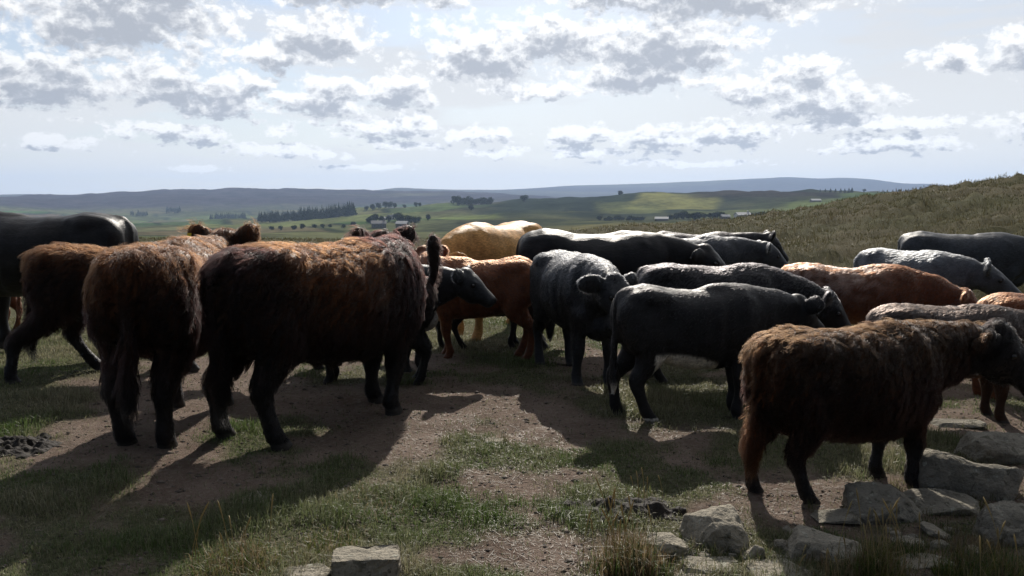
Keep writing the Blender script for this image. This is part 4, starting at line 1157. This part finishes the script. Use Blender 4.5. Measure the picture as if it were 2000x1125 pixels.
def build_grass():
    rg = np.random.default_rng(3)
    # short grazed turf
    x, y, r = sample_wedge(620000, 3.0, 12.5, R(-36), R(36), rg, 1.2)
    gm = grass_mask(x, y); keep = rg.random(len(x)) < (gm ** 1.3) * 0.58 + 0.05
    x, y, r, gm = x[keep], y[keep], r[keep], gm[keep]
    tall = fbm(x * 2.1, y * 2.1, 55, 3)
    L = (0.018 + 0.055 * sstep(0.45, 0.75, tall) * gm + 0.012 * rg.random(len(x))) * rg.uniform(0.6, 1.5, len(x))
    dry = np.clip(fbm(x * 1.4, y * 1.4, 58, 3) * 1.7 - 0.34 + rg.normal(0, 0.22, len(x)), 0, 1)
    # the greener, lusher strip
    s0 = at_ground(800, 1015); lush = np.exp(-(((x - s0[0]) / 0.7) ** 2 + ((y - s0[1]) / 0.28) ** 2))
    dry = dry * (1 - 0.8 * lush); dry = np.maximum(dry, 0.85 * (gm < 0.25) * rg.random(len(x)))
    green = np.array((0.078, 0.122, 0.034)); straw = np.array((0.260, 0.235, 0.155))
    C = green * (1 - dry[:, None]) + straw * dry[:, None]
    C = C * rg.uniform(0.55, 1.35, len(x))[:, None]
    z = height(x, y)
    V, T = blades_mesh(np.stack([x, y, z - 0.004], 1), L, 0.0013 * (0.5 + r / 5.0) * rg.uniform(0.6, 1.4, len(x)), np.abs(rg.normal(0.45, 0.4, len(x))), rg)
    o = mesh_obj('turf_grass', V, T, M_GRASS, col=np.repeat(C, 5, 0), smooth=False)
    tag(o, 'short patchy grass with straw growing over trampled earth', 'grass', kind='stuff')
    # trodden straw and stalks lying on the earth
    x, y, r = sample_wedge(70000, 3.0, 9.5, R(-36), R(36), rg, 1.0)
    kp = rg.random(len(x)) < 0.25 + 0.75 * sstep(0.4, 0.65, fbm(x * 2.3, y * 2.3, 66, 3)); x, y, r = x[kp], y[kp], r[kp]
    n = len(x); z = height(x, y) + 0.004
    a = rg.random(n) * 6.283; L = rg.uniform(0.008, 0.034, n) * np.where(rg.random(n) < 0.03, 3.0, 1); w = 0.0008 * (0.5 + r / 6)
    d = np.stack([np.cos(a) * L, np.sin(a) * L, rg.normal(0, 0.12, n) * L], 1); sd = np.stack([-np.sin(a), np.cos(a), 0 * a], 1) * w[:, None]
    P = np.stack([x, y, z], 1)
    V = np.stack([P - d / 2 - sd, P - d / 2 + sd, P + d / 2 + sd, P + d / 2 - sd], 1).reshape(-1, 3)
    V[:, 2] = np.maximum(V[:, 2], np.repeat(z - 0.004, 4))
    T = (np.arange(n)[:, None] * 4 + np.arange(4)[None, :])
    C = np.array((0.22, 0.185, 0.13)) * rg.uniform(0.3, 1.2, n)[:, None]
    o = mesh_obj('straw_litter', V, T, M_GRASS, col=np.repeat(C, 4, 0), smooth=False)
    tag(o, 'broken straw and stalks scattered over trampled earth', 'straw', kind='stuff')
    # small stones and clods pressed into the earth
    x, y, r = sample_wedge(9000, 3.0, 9.0, R(-36), R(36), rg, 1.0); z = height(x, y)
    oct_ = np.array([(1, 0, 0), (0, 1, 0), (-1, 0, 0), (0, -1, 0), (0, 0, 1), (0, 0, -1.0)]); of = np.array([(0, 1, 4), (1, 2, 4), (2, 3, 4), (3, 0, 4), (1, 0, 5), (2, 1, 5), (3, 2, 5), (0, 3, 5)])
    n = len(x); s_ = rg.uniform(0.004, 0.014, n) * np.where(rg.random(n) < 0.06, 2.0, 1)
    V = (oct_[None] * rg.uniform(0.6, 1.2, (n, 6, 1)) * s_[:, None, None] * np.array((1.2, 1.0, 0.6)) + np.stack([x, y, z], 1)[:, None]).reshape(-1, 3)
    T = (np.arange(n)[:, None, None] * 6 + of[None]).reshape(-1, 3)
    C = np.array((0.10, 0.082, 0.068)) * rg.uniform(0.5, 1.5, n)[:, None]
    m, g, b = material('clods'); g.t.links.new(attr(g), b.inputs['Base Color'])
    o = mesh_obj('clods', V, T, m, col=np.repeat(C, 6, 0), smooth=True); tag(o, 'small clods and pebbles pressed into the earth', 'clods', kind='stuff')
    # rough moor grass on the slope and beyond the herd
    x, y, r = sample_wedge(150000, 9.5, 48.0, R(-36), R(37), rg, 1.0)
    keep = (rg.random(len(x)) < 0.25 + 0.75 * sstep(-1, 4, x - 0.05 * r)) & (fbm(x * 1.3, y * 1.3, 77, 3) > 0.36)
    x, y, r = x[keep], y[keep], r[keep]; n = len(x); z = height(x, y)
    L = rg.uniform(0.06, 0.17, n) * (0.5 + fbm(x * 0.7, y * 0.7, 78, 3)); t = np.clip(fbm(x * 0.5, y * 0.5, 79, 4) * 2 - 0.5 + rg.normal(0, 0.2, n), 0, 1)[:, None]
    C = (np.array((0.056, 0.060, 0.020)) * (1 - t) + np.array((0.108, 0.090, 0.050)) * t) * rg.uniform(0.5, 1.3, n)[:, None]
    V, T = blades_mesh(np.stack([x, y, z - 0.01], 1), L, 0.0022 * (r / 9.0) * rg.uniform(0.7, 1.4, n), np.abs(rg.normal(0.5, 0.4, n)), rg)
    o = mesh_obj('moor_grass', V, T, M_GRASS, col=np.repeat(C, 5, 0), smooth=False)
    tag(o, 'rough tussocky moor grass over the slope', 'grass', kind='stuff')

build_grass()


def build_stone_edge_grass():
    rg = np.random.default_rng(21); X = []; Y = []
    for (x, y, W, D) in STONES:
        if W < 0.06: continue
        n = int(260 * W / 0.3); a = rg.random(n) * 6.283; k_ = rg.uniform(0.92, 1.25, n) + 0.2 * np.sin(a * 3 + x * 9)
        X.append(x + np.cos(a) * W * 0.5 * k_); Y.append(y + np.sin(a) * D * 0.5 * k_)
    x = np.concatenate(X); y = np.concatenate(Y); kp = fbm(x * 3, y * 3, 88, 3) > 0.42; x, y = x[kp], y[kp]; n = len(x)
    t = np.clip(rg.normal(0.45, 0.35, n), 0, 1)[:, None]
    C = (np.array((0.070, 0.100, 0.030)) * (1 - t) + np.array((0.25, 0.21, 0.13)) * t) * rg.uniform(0.5, 1.3, n)[:, None]
    V, T = blades_mesh(np.stack([x, y, height(x, y) - 0.006], 1), rg.uniform(0.025, 0.085, n), 0.0016 * rg.uniform(0.6, 1.3, n), np.abs(rg.normal(0.5, 0.35, n)), rg)
    o = mesh_obj('stone_edge_grass', V, T, M_GRASS, col=np.repeat(C, 5, 0), smooth=False)
    tag(o, 'short wild grass packed round the feet of the stones', 'grass', kind='stuff')

build_stone_edge_grass()


def grass_clump(label, px, py, w, h, n, mixc, seed, seeds=0, cat='grass clump', lean=0.35):
    rg = np.random.default_rng(seed)
    p = at_ground(px, py); d = math.hypot(p[0], p[1]); W = w / F_PX * d * 0.5; H = h / F_PX * d
    o = bpy.data.objects.new('grass_clump', None); COL.objects.link(o); o.location = (p[0], p[1], gz(p[0], p[1]))
    x = rg.normal(0, W * 0.5, n); y = rg.normal(0, W * 0.42, n)
    z = height(p[0] + x, p[1] + y) - o.location.z
    L = H * rg.uniform(0.35, 1.0, n) * np.exp(-((x / W) ** 2) * 0.6)
    t = rg.random(n)[:, None]; cols = np.array(mixc)
    C = cols[rg.integers(0, len(cols), n)] * rg.uniform(0.6, 1.35, n)[:, None]
    V, T = blades_mesh(np.stack([x, y, z - 0.01], 1), L, 0.0016 * rg.uniform(0.5, 1.3, n), np.abs(rg.normal(lean, 0.25, n)), rg, 0.6)
    b = mesh_obj('blades', V, T, M_GRASS, o, False, np.repeat(C, 5, 0)); b['kind'] = 'stuff'
    if seeds:
        S2 = Shell(); 
        for k in range(seeds):
            bx, by = rg.normal(0, W * 0.6), rg.normal(0, W * 0.4); hh = H * rg.uniform(1.0, 1.7); lx, ly = rg.normal(0, 0.16, 2) * hh
            q = [np.array((bx + lx * t_ ** 2, by + ly * t_ ** 2, hh * t_)) for t_ in (0, 0.35, 0.7, 0.86, 0.94, 1.0)]
            S2.tube(q, [0.0016, 0.0015, 0.0013, 0.0032, 0.0040, 0.0010], (0, 1, 0.1), 5)
        Cs = np.tile(np.array((0.34, 0.27, 0.13)), (len(S2.V), 1))
        mesh_obj('seed_stalks', S2.V, S2.F, M_GRASS, o, True, Cs)['kind'] = 'stuff'
    tag(o, label, cat, 'tall grass clumps among the stones')

G1, G2, ST, ST2, YG = (0.060, 0.095, 0.020), (0.040, 0.062, 0.018), (0.250, 0.200, 0.115), (0.170, 0.115, 0.062), (0.120, 0.130, 0.030)
grass_clump('tall dry grass tussock with green base left of the buff stone', 1232, 1110, 150, 110, 1500, (G1, G2, ST, ST2, ST2), 1, 14)
grass_clump('golden seeding grass rising between wedge-shaped stone and turf', 1712, 1118, 110, 100, 900, (YG, ST, ST2, G1), 2, 16)
grass_clump('long dry bent grass in the shadow left of the low flat stone', 470, 1112, 190, 90, 1000, (ST, G1, YG, ST2), 3, 8, lean=0.6)
grass_clump('bushy grass and dead stems below the upright grey boulder', 1935, 1122, 190, 80, 1500, (G1, G2, YG, ST2, ST), 4, 10)
grass_clump('bright green leafy plant growing beside flat pale slab', 1845, 1118, 50, 60, 160, (YG, G1), 5, 0)
grass_clump('dull green turf hummock between golden grass and tilted slab', 1768, 1080, 130, 42, 1100, (G1, G2, ST), 6, 0)
grass_clump('brown withered grass in front of wedge-shaped stone', 1630, 1124, 180, 44, 900, (ST2, ST, G2), 7, 6)
grass_clump('grey dry tuft at the foot of upright boulder', 1905, 1068, 130, 44, 900, (ST, ST2, (0.16, 0.14, 0.11)), 8, 0)
grass_clump('matted pale grass hummock at the edge of bull shadow', 720, 990, 240, 34, 1600, (ST, G1, (0.17, 0.165, 0.10)), 9, 0, lean=0.7)
grass_clump('yellowing grass tuft behind the pale slab', 640, 1070, 180, 44, 1100, (YG, G1, ST), 10, 0, lean=0.6)
grass_clump('green sprig in front of the dark lumpy dung', 1338, 1048, 26, 30, 120, (G1, YG), 11, 0)
grass_clump('few thin stalks standing by the calf shadow', 1255, 975, 90, 44, 60, (ST, G1), 12, 6)


# ------------------------------------------------------------------ far trees and farms
M_LEAF = mat_leaf('tree_leaves', 0.2, 0.9, 0.0)
M_BARK, _g, _b = material('bark'); _b.inputs['Base Color'].default_value = (0.05, 0.042, 0.034, 1)


def crown_mesh(seed, conifer=False):
    """a tree 1 m tall: leaf clumps spread through the crown's volume, on a tapered trunk with limbs"""
    rg = np.random.default_rng(seed)
    if conifer:
        n = 320; t = rg.random(n) ** 0.8; a = rg.random(n) * 6.283; rr = 0.20 * (1.02 - t) * rg.uniform(0.35, 1.05, n)
        C = np.stack([rr * np.cos(a), rr * np.sin(a), 0.10 + 0.90 * t], 1); sz = 0.05 * (1.2 - t)
    else:
        lob = [(rg.uniform(-0.22, 0.22), rg.uniform(-0.22, 0.22), rg.uniform(0.22, 0.84), rg.uniform(0.15, 0.26)) for _ in range(11)]
        P = []
        for (x, y, z, q) in lob:
            m_ = 62; v = rg.normal(size=(m_, 3)); v /= np.linalg.norm(v, axis=1, keepdims=True)
            P.append(np.array((x, y, z)) + v * q * rg.uniform(0.55, 1.08, (m_, 1)))
        C = np.concatenate(P); n = len(C); sz = np.full(n, 0.055)
    u = rg.normal(size=(n, 3)); u /= np.linalg.norm(u, axis=1, keepdims=True); w = np.cross(u, rg.normal(size=(n, 3))); w /= np.linalg.norm(w, axis=1, keepdims=True)
    u = u * sz[:, None] * rg.uniform(0.7, 1.4, (n, 1)); w = w * sz[:, None] * rg.uniform(0.7, 1.4, (n, 1))
    V = np.stack([C - u, C - w * 0.8, C + u, C + w], 1).reshape(-1, 3)
    T = np.arange(n)[:, None] * 4 + np.arange(4)[None]
    base = np.array((0.024, 0.036, 0.020)) if conifer else np.array((0.050, 0.066, 0.034))
    col = np.repeat(base * rg.uniform(0.6, 1.5, (n, 1)), 4, 0)
    S = Shell(); S.tube([(0, 0, -0.04), (0, 0, 0.2), (0.01, 0, 0.5), (0.0, 0.01, 0.85)], [0.032, 0.026, 0.018, 0.006], (0, 1, 0), 7)
    if not conifer:
        for k in range(5):
            a = k * 1.3; S.tube([(0, 0, 0.28 + 0.05 * k), (0.12 * math.cos(a), 0.12 * math.sin(a), 0.45 + 0.04 * k), (0.22 * math.cos(a), 0.22 * math.sin(a), 0.58 + 0.05 * k)], [0.014, 0.009, 0.004], (0, 1, 0.2), 5)
    return (V, T, col), (S.V, S.F)


PROTO = {}


def tree(name, label, px, row, r, h, kind, seed, group, wide=1.0):
    h *= 0.82
    key = (kind, seed % 4)
    if key not in PROTO:
        (V, T, col), (V2, F2) = crown_mesh(seed % 4 + (10 if kind else 0), bool(kind))
        a = mesh_obj('crown', V, T, M_LEAF, None, True, col); b = mesh_obj('trunk', V2, F2, M_BARK)
        PROTO[key] = (a.data, b.data); bpy.data.objects.remove(a); bpy.data.objects.remove(b)
    q = at_dist(px, row, r)
    e = bpy.data.objects.new(name, None); COL.objects.link(e)
    e.location = (q[0], q[1], gz(q[0], q[1]) - 0.2); e.scale = (h * wide, h * wide, h); e.rotation_euler = (0, 0, seed * 1.7)
    for nm, me in zip(('crown', 'trunk'), PROTO[key]):
        c = bpy.data.objects.new(nm, me); COL.objects.link(c); c.parent = e
    tag(e, label, 'tree', group)

rt = random.Random(5)
k = 0
for px, h in ((716, 7), (728, 9), (739, 10), (752, 9), (762, 10), (771, 8), (790, 6), (812, 7), (820, 6)):
    k += 1; tree('hedgerow_tree', 'small dark tree in the row along the pasture ridge', px, 412, 985, h, 0, k, 'trees along the pasture ridge', 1.15)
for i in range(15):
    k += 1; tree('copse_tree', 'dark rounded tree in the copse on the hill crest', 886 + i * 5.2 + rt.uniform(-2, 2), 400, 960 + rt.uniform(-25, 25), rt.uniform(9, 13), 0, k, 'trees of the hilltop copse', 1.2)
tree('field_tree', 'pale bush below the hilltop copse', 920, 404, 860, 8, 0, 2, 'lone trees on the hill', 1.3)
tree('field_tree', 'lone dark tree right of the hilltop copse', 1024, 396, 930, 10, 0, 5, 'lone trees on the hill', 1.5)
tree('field_tree', 'solitary tree beside the bright hay field', 1211, 388, 975, 7, 0, 6, 'lone trees on the hill', 1.6)
for i in range(14):
    k += 1; tree('farm_tree', 'dark tree sheltering the white farmhouse', 1312 + i * 8.0 + rt.uniform(-3, 3), 438, 560 + rt.uniform(-15, 25), rt.choice((4, 5, 6, 7, 5)), 0, k, 'trees round the white farmhouse', 1.3)
for i in range(6):
    k += 1; tree('farm_tree', 'dark tree behind the white farmhouse', 1468 + i * 8 + rt.uniform(-3, 3), 434, 600, rt.uniform(4, 6), 0, k, 'trees behind the white farmhouse', 1.3)
for i in range(10):
    k += 1; tree('valley_tree', 'leafy tree around the grey-roofed farm in the valley', 725 + i * 12 + rt.uniform(-4, 4), 448, 600 + rt.uniform(-20, 40), rt.uniform(5, 9), 0, k, 'trees around the valley farm', 1.2)
for i in range(9):
    k += 1; tree('hedge_tree', 'low bushy tree in the hedge below the bright field', 530 + i * 20 + rt.uniform(-6, 6), 455, 560 + rt.uniform(-20, 20), rt.uniform(2.5, 4.5), 0, k, 'bushes in the valley hedge', 1.5)
for i in range(12):
    k += 1; tree('scrub_tree', 'dark scrub tree at the foot of the dark hill', 1172 + i * 7.5 + rt.uniform(-3, 3), 441, 610 + rt.uniform(-10, 20), rt.uniform(3, 5), 0, k, 'scrub below the bracken hill', 1.5)
for px, h in ((1602, 6), (1612, 7), (1622, 8), (1632, 8), (1642, 9), (1650, 9), (1658, 10), (1664, 11)):
    k += 1; tree('skyline_conifer', 'dark conifer of the clump on the far skyline', px, 374, 1010, h * 0.75, 1, k, 'conifers on the skyline', 1.6)
for px in (1688, 1757, 1780, 1790):
    k += 1; tree('skyline_tree', 'small bush on the far skyline', px, 376, 1005, 4, 0, k, 'bushes on the skyline', 1.6)


def wood(label, spots, seed):
    """a plantation that reads as one mass from here"""
    rg = np.random.default_rng(seed); VV = []; TT = []; CC = []; b = 0
    (V, T, col), _ = crown_mesh(11, True)
    sel = rg.choice(len(T), 130, replace=False)
    for (x, y, h) in spots:
        a = rg.random() * 6.28; c, s_ = math.cos(a), math.sin(a)
        v = V.reshape(-1, 4, 3)[sel].reshape(-1, 3) * np.array((h * 1.2, h * 1.2, h))
        v = np.stack([v[:, 0] * c - v[:, 1] * s_, v[:, 0] * s_ + v[:, 1] * c, v[:, 2]], 1) + np.array((x, y, gz(x, y)))
        VV.append(v); TT.append(np.arange(len(sel))[:, None] * 4 + np.arange(4)[None] + b); CC.append(col.reshape(-1, 4, 3)[sel].reshape(-1, 3) * rg.uniform(0.7, 1.2)); b += len(v)
    o = mesh_obj('conifer_wood', np.concatenate(VV), np.concatenate(TT), M_LEAF, col=np.concatenate(CC)); tag(o, label, 'wood', kind='stuff')

def spots(p0, p1, row, r, n, h, depth, seed):
    rg = random.Random(seed); out = []
    for i in range(n):
        q = at_dist(rg.uniform(p0, p1), row, r + rg.uniform(-depth, depth)); out.append((q[0], q[1], h * rg.uniform(0.75, 1.15)))
    return out

wood('dark conifer plantation above the bright field in the valley', spots(582, 693, 425, 900, 130, 14, 35, 1), 1)
wood('shorter dark conifer belt left of the plantation', spots(505, 580, 430, 900, 80, 11, 25, 2), 2)
wood('hazy block of forest on the lower moor', spots(410, 480, 420, 1500, 80, 12, 40, 3), 3)
wood('hazy square of forest below the moor', spots(555, 615, 415, 1450, 60, 12, 40, 4), 4)
wood('small dark wood on the moor side', spots(325, 352, 405, 1850, 40, 11, 60, 5), 5)
wood('scattered distant wood in the left fields', spots(255, 295, 415, 1700, 26, 9, 50, 6), 6)


M_WHITE, _g, _b = material('whitewash'); _b.inputs['Base Color'].default_value = (0.72, 0.71, 0.68, 1)
M_WALL, _g, _b = material('farm_stone'); _b.inputs['Base Color'].default_value = (0.20, 0.18, 0.15, 1)
M_SLATE, _g, _b = material('slate'); _b.inputs['Base Color'].default_value = (0.10, 0.10, 0.11, 1); _b.inputs['Roughness'].default_value = 0.5
M_TIN, _g, _b = material('pale_roof'); _b.inputs['Base Color'].default_value = (0.38, 0.38, 0.38, 1); _b.inputs['Roughness'].default_value = 0.8
M_PANE, _g, _b = material('pane'); _b.inputs['Base Color'].default_value = (0.03, 0.035, 0.04, 1); _b.inputs['Roughness'].default_value = 0.1


def house(name, label, px, row, r, w, h, d, wallm, roofm, yaw=0.0, windows=3, chimney=True):
    q = at_dist(px, row, r); e = bpy.data.objects.new(name, None); COL.objects.link(e)
    e.location = (q[0], q[1], gz(q[0], q[1]) - 0.4); e.rotation_euler = (0, 0, yaw)
    def box(nm, c, s_, mt, par):
        bm = bmesh.new(); bmesh.ops.create_cube(bm, size=1.0)
        for v in bm.verts: v.co = Vector((c[0] + v.co.x * s_[0], c[1] + v.co.y * s_[1], c[2] + v.co.z * s_[2]))
        me = bpy.data.meshes.new(nm); bm.to_mesh(me); bm.free(); me.materials.append(mt)
        o = bpy.data.objects.new(nm, me); COL.objects.link(o); o.parent = par; return o
    rh = h * 0.55
    V = [(-w / 2, -d / 2, 0), (w / 2, -d / 2, 0), (w / 2, d / 2, 0), (-w / 2, d / 2, 0), (-w / 2, -d / 2, h), (w / 2, -d / 2, h), (w / 2, d / 2, h), (-w / 2, d / 2, h), (-w / 2, 0, h + rh), (w / 2, 0, h + rh)]
    mesh_obj('wall', V, [(0, 1, 5, 4), (1, 2, 6, 9, 5), (2, 3, 7, 6), (3, 0, 4, 8, 7)], wallm, e, False)
    o_ = 0.35; t = 0.25
    V = [(-w / 2 - o_, -d / 2 - o_, h - 0.2), (w / 2 + o_, -d / 2 - o_, h - 0.2), (w / 2 + o_, 0, h + rh + 0.05), (-w / 2 - o_, 0, h + rh + 0.05), (w / 2 + o_, d / 2 + o_, h - 0.2), (-w / 2 - o_, d / 2 + o_, h - 0.2)]
    V = V + [(x, y, z + t) for x, y, z in V]
    rf = mesh_obj('roof', V, [(3, 2, 1, 0), (5, 4, 2, 3), (6, 7, 8, 9), (9, 8, 10, 11), (0, 1, 7, 6), (4, 5, 11, 10), (1, 2, 8, 7), (2, 4, 10, 8), (3, 0, 6, 9), (5, 3, 9, 11)], roofm, e, False)
    if chimney: box('chimney', (w * 0.38, 0, h + rh + 0.5), (0.9, 0.7, 1.6), wallm, rf)
    for i in range(windows):
        x = (i + 0.5) / windows * w * 0.85 - w * 0.425
        wn = box('window', (x, -d / 2 - 0.02, h * 0.55), (1.1, 0.12, 1.3), M_WHITE, e); box('pane', (x, -d / 2 - 0.1, h * 0.55), (0.9, 0.06, 1.1), M_PANE, wn)
    tag(e, label, 'farm building', 'farms in the valley')

house('farmhouse', 'white farmhouse among dark trees at the foot of the slope', 1450, 440, 540, 8.5, 2.6, 7, M_WHITE, M_TIN, 0.15, 4)
house('barn', 'low barn left of the white farmhouse', 1292, 440, 545, 8, 1.8, 5, M_WALL, M_TIN, -0.2, 0, False)
house('barn', 'small grey shed beside the white farmhouse', 1416, 441, 545, 5, 1.8, 4, M_WALL, M_TIN, 0.1, 1, False)
house('farmhouse', 'hillside farmhouse with pale gable on the pasture', 763, 432, 760, 6, 3.2, 5, M_WHITE, M_SLATE, 0.4, 2)
house('barn', 'long low barn of the hillside farm', 748, 433, 762, 8, 2.0, 5, M_WALL, M_TIN, 0.3, 0, False)
house('farmhouse', 'grey-roofed stone farm among leafy valley trees', 740, 457, 540, 9, 3.0, 6, M_WALL, M_SLATE, 0.2, 3)
house('barn', 'pale-roofed barn of the valley farm', 786, 457, 545, 7, 2.6, 6, M_WALL, M_TIN, -0.2, 1, False)
house('barn', 'distant pale shed under the skyline conifers', 1592, 410, 800, 8, 2.0, 6, M_WALL, M_TIN, 0.0, 0, False)


# ------------------------------------------------------------------ haze in the valley air
def build_haze():
    x0, x1, y0, y1, z0, z1 = -6800, 6800, -6800, 6800, -75, 190
    V = [(x0, y0, z0), (x1, y0, z0), (x1, y1, z0), (x0, y1, z0), (x0, y0, z1), (x1, y0, z1), (x1, y1, z1), (x0, y1, z1)]
    m = bpy.data.materials.new('haze_air'); m.use_nodes = True; g = NT(m.node_tree)
    out = g.n('ShaderNodeOutputMaterial'); v = g.n('ShaderNodeVolumePrincipled')
    v.inputs['Color'].default_value = (0.50, 0.68, 1.0, 1); v.inputs['Density'].default_value = 1.4e-4; v.inputs['Anisotropy'].default_value = 0.2
    g.t.links.new(v.outputs[0], out.inputs['Volume'])
    o = mesh_obj('haze', V, [(3, 2, 1, 0), (4, 5, 6, 7), (0, 1, 5, 4), (1, 2, 6, 5), (2, 3, 7, 6), (3, 0, 4, 7)], m, None, False)
    tag(o, 'pale haze filling the air over the valley', 'haze', kind='stuff')

build_haze()
